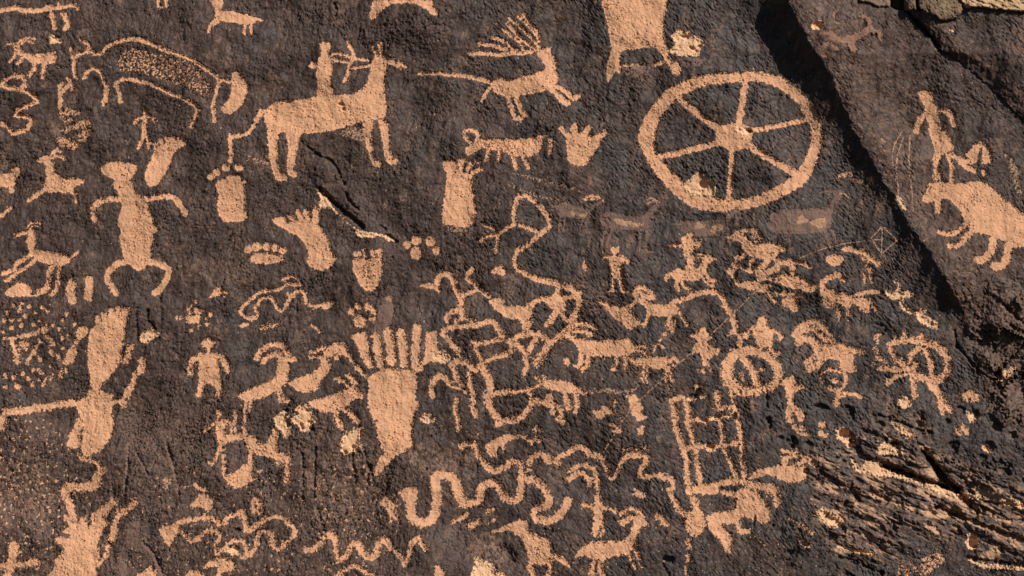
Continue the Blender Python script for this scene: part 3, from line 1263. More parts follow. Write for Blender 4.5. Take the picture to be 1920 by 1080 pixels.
# scuff_mark|scuff|long pale scuffed streak below the hand left of the wheel
m mid
k 0.75 640,500 760,515 880,545 1000,575 1100,600 1190,640 1130,635 1000,595 850,565 720,530
# scuff_mark|scuff|brown smear under the heel of the ragged toed footprint
m mid
k 0.5 120,890 340,890 310,970 200,960 130,920
# scuff_mark|scuff|pale rubbed smear between the horse's front legs
@480 0
m mid
k 0.7 620,980 760,940 820,960 820,1060 740,1060 650,1030
# scuff_mark|scuff|rubbed tan smear left of the horse's hind hooves
@400 240
m mid
k 0.5 200,210 330,210 420,240 440,310 380,290 260,260
# scratch_petroglyph|scratched lines|long thin diagonal scratch from the tangled sheep down to the wavy line
@1000 500
m mid
s 6 1700,160 1600,250 1480,370 1300,540 1100,720 800,1000
@800 640
s 6 1600,440 1530,510 1420,680 1320,840
"""
# ------------------------------------------------------------------ lattice of the rock surface (one height field)
ST = 1.25
X0, X1, Y0, Y1 = -60, 1980, -60, 1140
def axis(a, b):
    fine = np.arange(a, b + 1e-6, ST)
    out = np.cumsum(np.linspace(3, 90, 30))
    return np.concatenate([(a - out)[::-1], fine, b + out])
XS, YS = axis(X0, X1), axis(Y0, Y1)
NX, NY = len(XS), len(YS)
PX, PY = np.meshgrid(XS, YS); PX = PX.astype(np.float32); PY = PY.astype(np.float32)
CW, CH = 2048, 1024
IX = np.round((XS - X0) / ST).astype(int) % CW
IY = np.round((YS - Y0) / ST).astype(int) % CH
def fbm(lam, beta, seed, stretch=1.0, ang=0.0, hi=None):
    """unit-variance noise, longest wavelength lam (tracing units), stretched along ang (degrees, picture sense)"""
    r = np.random.default_rng(seed)
    ky = np.fft.fftfreq(CH, ST)[:, None]; kx = np.fft.rfftfreq(CW, ST)[None, :]
    a = math.radians(ang); c, s = math.cos(a), -math.sin(a)
    u = (kx * c + ky * s) * stretch; v = (-kx * s + ky * c)
    k = np.sqrt(u * u + v * v); k0 = 1.0 / lam
    amp = (k / k0) ** 2 / (1 + (k / k0) ** 2) * (k * k + k0 * k0) ** (-beta / 2)
    if hi: amp = amp * np.exp(-(k * hi) ** 2)
    z = np.fft.irfft2(np.fft.rfft2(r.standard_normal((CH, CW))) * amp, s=(CH, CW))
    z = (z - z.mean()) / z.std()
    return z[np.ix_(IY, IX)].astype(np.float32)
def sstep(a, b, x):
    t = np.clip((x - a) / (b - a), 0, 1); return t * t * (3 - 2 * t)

# ------------------------------------------------------------------ outlines: distance fields of polygons and strokes
def curve(p, closed, n=4, ten=0.42):
    p = np.asarray(p, float); m = len(p)
    if m < 3: return p
    o = []
    for i in range(m if closed else m - 1):
        a, b = p[i], p[(i + 1) % m]
        pa = p[i - 1] if (closed or i > 0) else a
        pb = p[(i + 2) % m] if (closed or i + 2 < m) else b
        L = np.linalg.norm((b - a)[:2]) + 1e-6
        def lim(t):
            l = np.linalg.norm(t[:2]) + 1e-9; return t * min(1.0, L / l)
        ta, tb = lim((b - pa) * ten), lim((pb - a) * ten)
        for k in range(n):
            t = k / n; t2, t3 = t * t, t * t * t
            o.append((2*t3-3*t2+1)*a + (t3-2*t2+t)*ta + (-2*t3+3*t2)*b + (t3-t2)*tb)
    if not closed: o.append(p[-1])
    return np.array(o)
def window(pts, pad):
    x0, y0 = pts[:, 0].min() - pad, pts[:, 1].min() - pad
    x1, y1 = pts[:, 0].max() + pad, pts[:, 1].max() + pad
    return slice(np.searchsorted(YS, y0), np.searchsorted(YS, y1)), slice(np.searchsorted(XS, x0), np.searchsorted(XS, x1))
def seg_dist(pts, w, win, closed):
    x, y = PX[win], PY[win]; d = np.full(x.shape, 1e6, np.float32)
    n = len(pts)
    for i in range(n if closed else max(n - 1, 1)):
        a = pts[i]; b = pts[(i + 1) % n]
        ex, ey = b[0] - a[0], b[1] - a[1]; L = ex * ex + ey * ey + 1e-9
        t = np.clip(((x - a[0]) * ex + (y - a[1]) * ey) / L, 0, 1)
        q = np.hypot(x - a[0] - t * ex, y - a[1] - t * ey)
        if w is not None: q = q - (w[i] + (w[(i + 1) % n] - w[i]) * t) * 0.5
        np.minimum(d, q, out=d)
    return d
def poly_sdf(pts, win):
    x, y = PX[win], PY[win]; ins = np.zeros(x.shape, bool); n = len(pts)
    for i in range(n):
        a, b = pts[i], pts[(i + 1) % n]
        if a[1] == b[1]: continue
        c = ((a[1] > y) != (b[1] > y)) & (x < (b[0] - a[0]) * (y - a[1]) / (b[1] - a[1]) + a[0])
        ins ^= c
    d = seg_dist(pts, None, win, True)
    return np.where(ins, -d, d)

# ------------------------------------------------------------------ noises
N_EDGE = fbm(9, 1.5, 11, 1.9, 52)
N_EDGE2 = fbm(26, 1.5, 12)
N_SPECK = fbm(9, 1.3, 13, 1.5, 35)
N_SPECK2 = fbm(5.5, 1.0, 14, 1.6, 50)
N_PECK = fbm(7, 1.3, 15, 1.5, 30)
N_BIG = fbm(420, 2.6, 16)
N_MID = fbm(60, 2.0, 17, 1.4, 62)
side = sstep(700, 1150, PX)                       # ripples lean one way at the left, the other way at the right
N_RIP = fbm(13, 1.55, 18, 2.3, 66) * np.sqrt(1 - side) + fbm(13, 1.55, 28, 2.6, -52) * np.sqrt(side)
N_FINE = fbm(6.5, 1.3, 19, 2.0, 64) * np.sqrt(1 - side) + fbm(6.5, 1.3, 29, 2.2, -50) * np.sqrt(side)
N_DENT = np.clip(fbm(16, 1.4, 30, 2.2, 60) * np.sqrt(1 - side) + fbm(16, 1.4, 31, 2.6, -50) * np.sqrt(side) - 1.25, 0, 3)
N_BED = fbm(34, 1.7, 20, 5.0, -27)
N_BED2 = fbm(14, 1.5, 21, 4.0, -27)
N_LUMP = fbm(30, 1.9, 22)

# ------------------------------------------------------------------ relief of the cliff, in tracing units towards the viewer
def line_x(tab, y):
    t = np.array(tab, float); return np.interp(y, t[:, 1], t[:, 0])
EDGE = [(1400, -400), (1478, 0), (1506, 60), (1536, 105), (1560, 142), (1592, 222), (1627, 290), (1665, 350), (1690, 395), (1712, 428), (1737, 462), (1766, 512), (1795, 560), (1822, 610), (1850, 700), (1930, 800), (2100, 900), (2600, 1400)]
SHAD = [(56, -200), (55, 0), (54, 100), (40, 150), (29, 250), (28, 330), (34, 400), (40, 460), (38, 520), (28, 560), (14, 610), (5, 680), (2, 760), (0, 900), (0, 2000)]
wob = N_MID * 1.6 + N_LUMP * 0.6
D = (line_x(EDGE, PY) - PX + wob) * 0.84
SW = np.clip(line_x(SHAD, PY) * 0.84 - 16, 0, None).astype(np.float32)
fade = sstep(760, 560, PY)
RAMP = 85.0
r = np.clip((RAMP + SW - D) / RAMP, 0, 1)
ramp = RAMP * 0.56 * (r ** 2.2) / 2.2 * fade
lip = np.clip((SW - D) / np.maximum(SW, 1), 0, 1)
rise = ramp + SW * 0.80 * lip ** 0.97
SLAB = (D < 0)
H = rise.astype(np.float32)
over = np.clip(-D, 0, 400)
H -= SLAB * (over * 0.045 * fade).astype(np.float32)
# second step of the slab at the long crack, top right
CR = [(1640, -400), (1690, 0), (1700, 22), (1722, 45), (1748, 72), (1764, 97), (1790, 108), (1832, 140), (1880, 186), (1925, 232), (2100, 420), (2300, 700)]
D2 = (line_x(CR, PY) - PX + N_LUMP * 1.5) * 0.72
m2 = SLAB * sstep(700, 420, PY)
H += m2 * np.where(D2 < 0, 3 + 0.42 * np.clip(-D2, 0, 26) + 0.1 * np.clip(-D2 - 26, 0, 60), 0)
H -= m2 * 12 * np.exp(-(D2 / 3.0) ** 2) * sstep(110, 90, PY)
FRAC = sstep(0, 60, PX - 1780 - (PY - 620) * 0.35) * sstep(500, 560, PY) * sstep(880, 780, PY)

def groove(pts, w, dep, rough=1.2):
    p = curve(pts, False); win = window(p, 14)
    d = seg_dist(p, None, win, False) + N_LUMP[win] * rough
    H[win] -= dep * np.exp(-(np.maximum(d, 0) / w) ** 2)
def block(pts, hgt, soft=3.0, rough=1.5):
    p = curve(pts, True, 3); win = window(p, 14)
    f = poly_sdf(p, win) + N_LUMP[win] * rough
    H[win] += hgt * sstep(soft, -soft, f)
def pit(cx, cy, rx, ry, ang, dep):
    R = max(rx, ry) * 1.6; win = window(np.array([[cx - R, cy - R], [cx + R, cy + R]]), 2)
    a = math.radians(ang); x = PX[win] - cx; y = PY[win] - cy
    u = (x * math.cos(a) + y * math.sin(a)) / rx; v = (-x * math.sin(a) + y * math.cos(a)) / ry
    q = np.sqrt(u * u + v * v) + N_LUMP[win] * 0.10
    H[win] -= dep * sstep(1.12, 0.55, q)
def F(x0, y0, k, pts): return [(x0 + a / k, y0 + b / k) for a, b in pts]
flake = F(400, 240, 4, [(670, 150), (720, 150), (800, 205), (880, 240), (980, 400), (1010, 510), (1080, 610), (1200, 690), (1300, 770), (1360, 830), (1280, 790), (1180, 770), (1080, 740), (1000, 680), (920, 600), (860, 540), (800, 470), (740, 390), (700, 290)])
block(flake, 1.6, 3.5, 0.8)
groove(F(400, 240, 4, [(700, 140), (790, 205), (880, 245), (930, 310), (980, 420)]), 2.2, 8)
groove(F(400, 240, 4, [(990, 490), (1030, 560), (1090, 615)]), 2.2, 7)
groove(F(400, 240, 4, [(1250, 735), (1300, 770)]), 1.8, 5)
groove(F(400, 240, 4, [(800, 458), (892, 550), (955, 612), (1040, 680), (1115, 738)]), 4.0, 13, 0.8)
groove(F(400, 240, 4, [(1310, 800), (1375, 850)]), 2.5, 7)
groove([(1440 + 830/4, 560 + 870/4), (1440 + 960/4, 560 + 920/4), (1440 + 1100/4, 560 + 970/4), (1440 + 1230/4, 560 + 1010/4)], 2.4, 8)
for a in ((1440 + 810/4, 560 + 150/4, 1440 + 800/4, 560 + 190/4, 1440 + 880/4, 560 + 210/4, 1440 + 860/4, 560 + 270/4),):
    groove([(a[i], a[i + 1]) for i in range(0, 8, 2)], 1.6, 3)
for p, w, d in (([(628, 8), (632, 20), (628, 30)], 2, 6), ([(1868, 700), (1880, 688), (1905, 660), (1925, 640)], 3, 12),
                ([(1868, 700), (1874, 730), (1884, 745)], 2.5, 8), ([(1790, 622), (1795, 650)], 2, 5), ([(1795, 650), (1830, 690), (1868, 718)], 2.4, 6),
                ([(277, 582), (278, 600), (290, 616)], 2.2, 6), ([(1880, 570), (1900, 590), (1925, 612)], 3, 10), ([(1895, 610), (1908, 620), (1922, 624)], 3, 8),
                ([(1240, 1050), (1255, 1080)], 1.5, 4), ([(1437, 735), (1438, 760)], 1.8, 5)):
    groove(p, w, d)
# upright seams and scratched legs at the lower left
for p, w, d in (([(566, 850), (568, 890), (567, 935)], 2.6, 5), ([(590, 840), (591, 880), (588, 935)], 2.4, 5), ([(660, 845), (662, 870), (667, 905)], 2.4, 5),
                ([(684, 850), (690, 880), (688, 915)], 2.2, 4), ([(694, 872), (697, 888)], 2.6, 8), ([(596, 955), (604, 985), (600, 1012)], 2.4, 4), ([(612, 950), (608, 1010)], 2.0, 3),
                ([(242, 835), (238, 885), (233, 928)], 2.2, 4), ([(257, 850), (268, 872), (278, 890)], 1.8, 3), ([(303, 842), (291, 862), (283, 880)], 1.6, 3),
                ([(313, 835), (325, 875), (336, 928)], 3.0, 5), ([(556, 560), (557, 600)], 1.4, 2), ([(300, 560), (302, 600)], 3, 3), ([(255, 590), (258, 640)], 3.5, 4), ([(268, 1018), (290, 1040), (305, 1075)], 2.4, 4)):
    groove(p, w, d)
# facets of the shattered corner at the right
r_ = np.random.default_rng(5)
for i in range(44):
    cx, cy = r_.uniform(1790, 1950), r_.uniform(520, 780)
    win = window(np.array([[cx - 60, cy - 60], [cx + 60, cy + 60]]), 0)
    a = r_.uniform(0, 6.28); R = r_.uniform(16, 48)
    x = PX[win] - cx; y = PY[win] - cy
    q = np.maximum(abs(x * math.cos(a) + y * math.sin(a)), abs(-x * math.sin(a) + y * math.cos(a)) * r_.uniform(0.8, 1.6)) / R + N_LUMP[win] * 0.12
    H[win] += FRAC[win] * r_.uniform(-7, 8) * sstep(1.0, 0.8, q) * (1 + 0.9 * (x * r_.uniform(-1, 1) + y * r_.uniform(-1, 1)) / R)
# broken, layered sandstone at the lower right
def blur_region(pts, soft):
    p = curve(pts, True, 3); win = window(p, soft + 4); m = np.zeros(PX.shape, np.float32); wn_ = min(1.0, soft / 12)
    m[win] = sstep(soft, -soft, poly_sdf(p, win) + (N_LUMP[win] * 6 + N_BED[win] * 5) * wn_); return m
BED = blur_region([(1525, 850), (1580, 830), (1640, 800), (1720, 800), (1770, 860), (1830, 880), (1960, 930), (2100, 980), (2100, 1080), (1900, 1040), (1800, 1000), (1700, 1010), (1680, 1050), (1600, 1040), (1540, 1000)], 22)
stair = lambda z: np.floor(z) + sstep(0.55, 1.0, z - np.floor(z))
bedz = fbm(120, 2.1, 41, 3.2, -26) * 1.7 + N_BED * 0.4
YB = lambda x, y: (1440 + x / 3.375, 760 + y / 3.375)
for p, w, d in (([(980, 290), (1050, 380), (1120, 470), (1210, 545)], 5.5, 20), ([(720, 380), (850, 420), (960, 465), (1060, 490), (1200, 545)], 4.0, 13),
                ([(1210, 570), (1280, 640), (1340, 690)], 4, 12), ([(640, 545), (740, 590), (860, 630), (940, 645)], 2.2, 7),
                ([(1100, 660), (1250, 720), (1400, 770), (1620, 850)], 2.6, 9), ([(1340, 640), (1480, 700), (1620, 740)], 2.2, 7),
                ([(1230, 560), (1400, 610), (1560, 630), (1640, 640)], 2.2, 7), ([(1000, 560), (1040, 600), (1060, 640)], 4, 9), ([(1080, 650), (1200, 690)], 3, 9),
                ([(610, 165), (720, 210), (840, 270)], 3.5, 10), ([(795, 740), (805, 800)], 3, 8), ([(560, 570), (570, 600)], 3, 8),
                ([(450, 960), (560, 985), (640, 1030), (720, 1060)], 3, 9), ([(1260, 965), (1400, 985), (1540, 1000), (1640, 1030)], 2.5, 8),
                ([(660, 840), (820, 890)], 1.8, 5), ([(440, 690), (500, 750)], 2, 5), ([(1000, 745), (1080, 800)], 3, 7), ([(380, 700), (430, 735)], 2, 5)):
    groove([YB(*q) for q in p], w, d, 1.6)
block([YB(*q) for q in [(590, 180), (700, 190), (760, 250), (860, 250), (960, 280), (1030, 380), (1080, 480), (1000, 470), (900, 420), (800, 380), (720, 350), (640, 330), (560, 250)]], 9, 3, 2)
block([YB(*q) for q in [(1230, 430), (1330, 440), (1420, 490), (1520, 570), (1450, 570), (1340, 520), (1270, 480)]], 7, 3, 2)
PITS = [YB(1160, 290) + (15, 12, 30, 6), YB(1405, 260) + (14, 10, 10, 8), YB(1360, 330) + (9, 7, 0, 5), YB(1480, 390) + (22, 15, 30, 9), YB(1295, 860) + (12, 15, 10, 10),
        YB(490, 190) + (15, 11, 40, 9), YB(525, 240) + (8, 10, 0, 8), YB(505, 30) + (14, 10, 40, 8), YB(330, 15) + (16, 6, 0, 6), YB(140, 930) + (8, 6, 0, 7), YB(240, 880) + (9, 5, 20, 7),
        YB(950, 85) + (12, 16, 20, 6), YB(790, 40) + (14, 16, 20, 4), YB(1310, 60) + (9, 9, 0, 8), YB(1400, 80) + (14, 9, 20, 5), YB(1450, 140) + (12, 10, 0, 5),
        YB(540, 200) + (5, 9, -30, 7), YB(10, 120) + (5, 9, 0, 8), YB(125, 980) + (4, 2, 0, 5), YB(1040, 980) + (9, 8, 0, 2),
        (1440, 787, 7, 7, 0, 9), (1252, 1048, 11, 8, 20, 13), (1308, 736, 6, 10, 30, 11), (1298, 745, 8, 6, 0, 9), (1320, 788, 9, 4, 10, 8), (1345, 782, 7, 5, 0, 7), (1332, 837, 9, 4, 10, 7), (1378, 780, 4, 8, 0, 9),
        (444, 994, 7, 5, 10, 8), (442, 1028, 6, 5, 0, 7), (1388, 736, 4, 6, 0, 6), (1485, 820, 7, 4, 10, 5), (1463, 820, 8, 4, 5, 5), (1540, 762, 14, 6, 10, 5), (948, 1040, 20, 22, 0, 6), (1790, 835, 12, 9, 20, 7), (1318, 346, 9, 8, 20, 8), (1406, 246, 5, 3, 20, 6), (1403, 245, 9, 6, 20, 7),
        (640, 196, 6, 4, 0, 7), (644, 205, 4, 4, 0, 6), (106, 72, 8, 5, 20, 3), (1530, 47, 10, 8, 0, 6), (1415, 975, 3, 9, 10, 7), (1370, 1000, 5, 3, 0, 6), (1450, 985, 4, 3, 0, 6)]
PITS += [(553, 776, 6, 5, 10, 8), (566, 800, 5, 8, 0, 8), (582, 792, 6, 4, 20, 7), (575, 770, 5, 4, 0, 7), (540, 795, 4, 7, 0, 9), (538, 770, 4, 5, 0, 9), (648, 848, 4, 4, 0, 8), (663, 838, 5, 4, 0, 7), (670, 845, 6, 4, 30, 8), (677, 812, 3, 8, 10, 8), (585, 805, 4, 4, 0, 7),
         (1285, 70, 10, 4, 15, 5), (1300, 92, 12, 4, 30, 6), (1310, 88, 8, 3, -30, 6), (705, 580 + 210, 4, 3, 0, 4), (825, 665, 3, 2, 0, 4), (835, 672, 2, 2, 0, 4)]
for q in PITS: pit(*q)
for q in r_.uniform(0, 1, (46, 4)):
    pit(1480 + q[0] * 470, 760 + q[1] * 350, 3 + q[2] * 8, 3 + q[2] * 5, q[3] * 60, 2 + q[2] * 5)

block([YB(*q) for q in [(975, 285), (1045, 350), (1115, 435), (1218, 545), (1190, 562), (1110, 525), (1075, 490), (1055, 420), (1010, 350)]], -20, 1.5, 0.8)
block([YB(*q) for q in [(715, 352), (760, 392), (860, 415), (960, 450), (1070, 488), (1190, 548), (1080, 512), (940, 475), (830, 432), (745, 402)]], -16, 1.5, 0.8)
block([YB(*q) for q in [(1215, 560), (1290, 600), (1340, 660), (1330, 690), (1270, 640)]], -12, 1.5, 0.8)
block([YB(*q) for q in [(1160, 690), (1300, 720), (1450, 790), (1630, 840), (1630, 875), (1450, 815), (1300, 750)]], -9, 1.5, 0.8)
block(F(1440, 0, 4, [(918, -200), (1018, -200), (1022, 50), (1015, 74), (960, 68), (920, 46)]), -34, 1.5, 0.5)
block(F(1440, 0, 4, [(1102, -200), (1126, -200), (1130, 40), (1140, 80), (1112, 62)]), -24, 1.5, 0.5)
# overhanging blocks at the top right: pieces of their own, standing proud
BLOCKS = [
 ("sandstone_block", "large rounded sandstone block overhanging the slab at the top edge", F(1440, 0, 4, [(1125, -300), (1440, -300), (1452, 40), (1440, 100), (1390, 140), (1310, 150), (1240, 110), (1150, 70), (1120, 30)]), 11),
 ("sandstone_block", "middle narrow sandstone block between two dark gaps at the top edge", F(1440, 0, 4, [(1020, -300), (1100, -300), (1110, 30), (1112, 66), (1030, 70), (1018, 30)]), 13),
 ("sandstone_block", "flat left sandstone block with a dark underside at the top edge", F(1440, 0, 4, [(670, -300), (918, -300), (920, 30), (860, 44), (800, 36), (740, 10), (690, 2)]), 9),
 ("sandstone_ledge", "pale tan layered sandstone ledge at the top right corner", F(1440, 0, 4, [(1465, -300), (2400, -300), (2400, 85), (1900, 84), (1700, 66), (1560, 52), (1470, 44)]), 9),
]
LABEL = np.zeros((NY - 1, NX - 1), np.int32)      # which object owns each facet (0 = cliff)
ITEMS = []                                        # id -> record
def cells(f):                                     # field on vertices -> facets
    return 0.25 * (f[:-1, :-1] + f[1:, :-1] + f[:-1, 1:] + f[1:, 1:])
for nm, lab, pts, hg in BLOCKS:
    p = curve(pts, True, 3); win = window(p, 14)
    f = poly_sdf(p, win) + N_LUMP[win] * 0.8
    H[win] += hg * sstep(3.2, -1.5, f) * (0.75 + 0.25 * sstep(0, -25, f))
    if nm == "sandstone_ledge": H[win] += sstep(0, -2, f) * stair(N_BED[win] * 1.0 + PY[win] * 0.12) * 1.6
    c = cells(f) < 1.0
    ITEMS.append(dict(name=nm, cat="sandstone ledge" if "ledge" in nm else "rock block", label=lab, group=None, mat="ledge" if "ledge" in nm else "block", parent=None))
    sub = LABEL[win[0].start:win[0].stop - 1, win[1].start:win[1].stop - 1]; sub[c] = len(ITEMS)

# ------------------------------------------------------------------ read the traced figures
SINK = np.zeros(PX.shape, np.float32)      # how deep each point is pecked away
FRESH = np.zeros(PX.shape, np.float32)     # pecked surface weight, for its own small relief
CHIPW = np.zeros(PX.shape, np.float32)
DEPTH = dict(fresh=2.8, old=1.2, mid=0.9, red=0.8, chip=5.5, pep=2.2)
def parse(text):
    ox = oy = 0.0; k = 4.0; cur = None; rec = None
    for ln in text.strip().splitlines():
        ln = ln.strip()
        if not ln: continue
        c = ln[0]
        if c == '@':
            v = ln[1:].split(); ox, oy = float(v[0]), float(v[1]); k = float(v[2]) if len(v) > 2 else 4.0
        elif c == '#':
            v = [s.strip() for s in ln[1:].split('|')]
            mat = v[4] if len(v) > 4 else 'fresh'
            rec = dict(name=v[0], cat=v[1], label=v[2], group=(v[3] if len(v) > 3 and v[3] else None), mat=mat, parent=None, prims=[])
            cur = rec; ALL.append(rec)
        elif c == '>':
            v = [s.strip() for s in ln[1:].split('|')]
            cur = dict(name=v[0], label=v[1] if len(v) > 1 else None, mat=rec['mat'], parent=rec, prims=[]); ALL.append(cur)
        elif c == 'm':
            cur['mat'] = ln[1:].strip()
        else:
            t = ln.split(); val = []
            rest = t[1:]
            if c in 'skdo': w = float(t[1]); rest = t[2:]
            else: w = 0
            P = np.array([[float(a) for a in q.split(',')] for q in rest])
            P[:, 0] = ox + P[:, 0] / k; P[:, 1] = oy + P[:, 1] / k
            if c in 'sod' : 
                if P.shape[1] > 2: P[:, 2] /= k
                w = w / k
            cur['prims'].append((c, w, P))
ALL = []
parse(TRACES)
for rec in list(ALL):                      # a scatter of separate pecks: every peck a part of its own
    if rec['parent'] is None and rec['name'] in ('peck_cluster', 'dot_petroglyph', 'paw_petroglyph'):
        keep = []
        for pr in rec['prims']:
            if (rec['name'] == 'peck_cluster' and pr[0] in 'dsp') or (pr[0] == 'd' and len(rec['prims']) > 1):
                ALL.append(dict(name='dot', label=None, mat=rec['mat'], parent=rec, prims=[pr]))
            else: keep.append(pr)
        rec['prims'] = keep
def rasterise(rec):
    bb = np.concatenate([p[:, :2] for _, _, p in rec['prims']]); pad = max([p[:, 2].max() if p.shape[1] > 2 else w for c, w, p in rec['prims'] if c in 'sod'] + [0]) + 12
    win = window(bb, pad)
    if win[0].stop - win[0].start < 2 or win[1].stop - win[1].start < 2: return
    f = np.full(PX[win].shape, 1e3, np.float32); g = None
    mat = rec['mat']
    rag = 1 + 0.55 * sstep(500, 680, PY[win])
    ne, ne2 = N_EDGE[win] * rag, N_EDGE2[win] * rag
    soft = 1.0 if rec['name'] != 'chip_scar' else 1.2
    grow = 0.25 + 0.8 * (rag - 1)
    if mat in ('mid', 'old', 'red'): grow = 0.2
    for c, w, P in rec['prims']:
        if c == 'p': q = -grow + poly_sdf(curve(P, True), win) + ne * soft + ne2 * 0.6
        elif c == 's':
            if mat in ('old', 'red'): w = w * 1.3
            cv = curve(P, False) if w > 2.6 else P; q = -grow + seg_dist(cv, np.full(len(cv), w), win, False) + ne * min(1.25, 0.2 * w + 0.1) + ne2 * min(0.6, w * 0.1)
        elif c == 'o':
            cv = curve(P, True); q = seg_dist(cv, cv[:, 2], win, True) + ne * 1.5 + ne2 * 0.8
        elif c == 'd':
            q = np.hypot(PX[win] - P[0, 0], PY[win] - P[0, 1]) - w * 1.12 + ne * 0.8 + ne2 * 0.6
        elif c == 'k':
            q0 = poly_sdf(curve(P, True), win); thr = NormalDist().inv_cdf(1 - w)
            q = np.maximum(q0 + ne * 2.0, (thr + np.clip(q0 + 6, 0, 9) * 0.12 - N_SPECK[win]) * 2.0)
        elif c == 'n':
            q = poly_sdf(curve(P, True), win) + ne * 0.6
            f = np.maximum(f, -q); continue
        f = np.minimum(f, q)
    holes = -1.15 if mat == 'pep' else (-3.2 if mat in ('old', 'mid', 'red') else -2.15 - 0.28 * N_MID[win])
    if rec['name'] != 'chip_scar':
        f = np.where(f < 0, np.maximum(f, (holes - N_SPECK2[win]) * 2.2), f)
    dep = DEPTH[mat]
    if rec['name'] == 'chip_scar':
        d = 2.0 * sstep(0.8, -1.2, f) + (dep - 2) * sstep(-1, -9, f) * (0.75 + 0.25 * N_LUMP[win])
        CHIPW[win] = np.maximum(CHIPW[win], sstep(1, -2, f))
    else:
        d = dep * sstep(1.3, -1.7, f)
        FRESH[win] = np.maximum(FRESH[win], sstep(1, -1, f))
    SINK[win] = np.maximum(SINK[win], d)
    c = cells(f) < 0
    if not c.any(): return
    ITEMS.append(rec); rec['id'] = len(ITEMS)
    sub = LABEL[win[0].start:win[0].stop - 1, win[1].start:win[1].stop - 1]; sub[c] = len(ITEMS)
for rec in ALL:
    if rec['name'] == 'chip_scar': rec['mat'] = 'chip'
    if rec['prims']: rasterise(rec)

# ------------------------------------------------------------------ stray peck marks: countless tan flecks
dens = 0.013 + 0 * PX
def add_dens(pts, v, soft=30):
    global dens
    p = curve(pts, True, 3); win = window(p, soft)
    dens[win] = np.maximum(dens[win], v * sstep(soft, -soft, poly_sdf(p, win)))
add_dens([(-40, 580), (150, 580), (170, 700), (160, 780), (-40, 760)], 0.03)
add_dens([(-40, 790), (110, 800), (120, 900), (110, 1000), (-40, 1000)], 0.13, 40)
add_dens([(60, 880), (140, 880), (300, 1100), (-40, 1100), (-40, 980)], 0.10, 40)
add_dens([(220, 870), (600, 880), (700, 1100), (200, 1100)], 0.055)
add_dens([(600, 860), (720, 880), (740, 1000), (700, 1090), (600, 1060)], 0.11)
add_dens([(330, 560), (480, 560), (480, 760), (300, 780)], 0.014)
add_dens([(640, 480), (780, 500), (780, 620), (640, 640)], 0.018)
add_dens([(830, 520), (1300, 560), (1500, 700), (1400, 900), (1000, 920), (820, 800)], 0.022)
add_dens([(1250, 880), (1560, 860), (1560, 1100), (1000, 1100), (1000, 960)], 0.034)
add_dens([(1390, 940), (1440, 940), (1450, 1100), (1400, 1100)], 0.09)
add_dens([(1560, 700), (1760, 720), (1800, 800), (1600, 800)], 0.012)
add_dens([(840, 240), (1200, 240), (1200, 330), (840, 320)], 0.009)
add_dens([(1220, 170), (1480, 160), (1480, 370), (1230, 360)], 0.010)
add_dens([(1560, 860), (1800, 960), (1900, 1080), (1560, 1060)], 0.03)
spread = np.fft.irfft2(np.fft.rfft2(FRESH) * np.exp(-((np.fft.fftfreq(NY, ST)[:, None] ** 2 + np.fft.rfftfreq(NX, ST)[None, :] ** 2) * (38.0 ** 2) * 0.5)), s=FRESH.shape)
dens = np.maximum(dens, np.clip(spread, 0, 1) * (0.035 + 0.085 * sstep(480, 640, PY)) * sstep(0.04, 0.3, spread) * sstep(-0.8, 1.2, N_MID))   # misplaced blows crowd round the figures
thr = np.interp(np.clip(dens, 1e-5, 0.5), *zip(*sorted((p, NormalDist().inv_cdf(1 - p)) for p in np.geomspace(1e-5, 0.5, 60))))
worn = blur_region([(-80, 780), (130, 790), (300, 880), (700, 850), (760, 1000), (640, 1120), (-80, 1120)], 40) > 0.5
fsrc = np.where(worn, fbm(19, 1.5, 54, 1.5, 55), fbm(11, 1.6, 55, 1.4, 55))
fl = (thr - fsrc) * 2.0
infr = (PX[:-1, :-1] > -90) & (PX[:-1, :-1] < 2010) & (PY[:-1, :-1] > -90) & (PY[:-1, :-1] < 1170)
fm = (cells(fl) < 0) & (LABEL == 0) & infr
ITEMS.append(dict(name="peck_flecks", cat="peck marks", label="countless stray tan peck flecks scattered over the dark varnish", group=None, mat="fleck", parent=None, kind="stuff"))
LABEL[fm] = len(ITEMS)
SINK = np.maximum(SINK, 0.8 * sstep(0.6, -0.6, fl))

# ------------------------------------------------------------------ put the relief together
calm = (1 - 0.62 * FRESH - 0.5 * CHIPW) * (1 - 0.4 * FRAC) * (1 - 0.5 * BED)
smooth_slab = 1 - 0.35 * sstep(-20, 20, PX - line_x(EDGE, PY))
rough_ll = 1 + 0.5 * blur_region([(-80, 760), (300, 720), (700, 800), (740, 1000), (600, 1120), (-80, 1120)], 60)
rough_var = np.clip(1 + 0.38 * fbm(150, 2.0, 61, 1.8, 60) * 1.0, 0.45, 1.9)
H += stair(fbm(170, 1.9, 62, 2.2, 62) * 2.2 + 0.25 * N_LUMP) * 0.75 * (1 - 0.7 * FRESH) * (1 - BED) * (1 - CHIPW)
H += N_BIG * 5.0 + N_MID * 0.75 * smooth_slab
H += calm * smooth_slab * rough_ll * rough_var * (N_RIP * 0.44 - 0.07 * N_RIP ** 2 + N_FINE * 0.19 - N_DENT * 1.5)
H += FRESH * N_PECK * 0.26 + CHIPW * (N_LUMP * 0.9 + N_PECK * 0.25)
H += FRAC * N_LUMP * 0.8
H += BED * (1 - 0.85 * CHIPW) * (stair(bedz * 0.6) * 4.2 + N_BED2 * 0.18 + N_LUMP * 0.6)
H -= SINK
H = H.astype(np.float32)

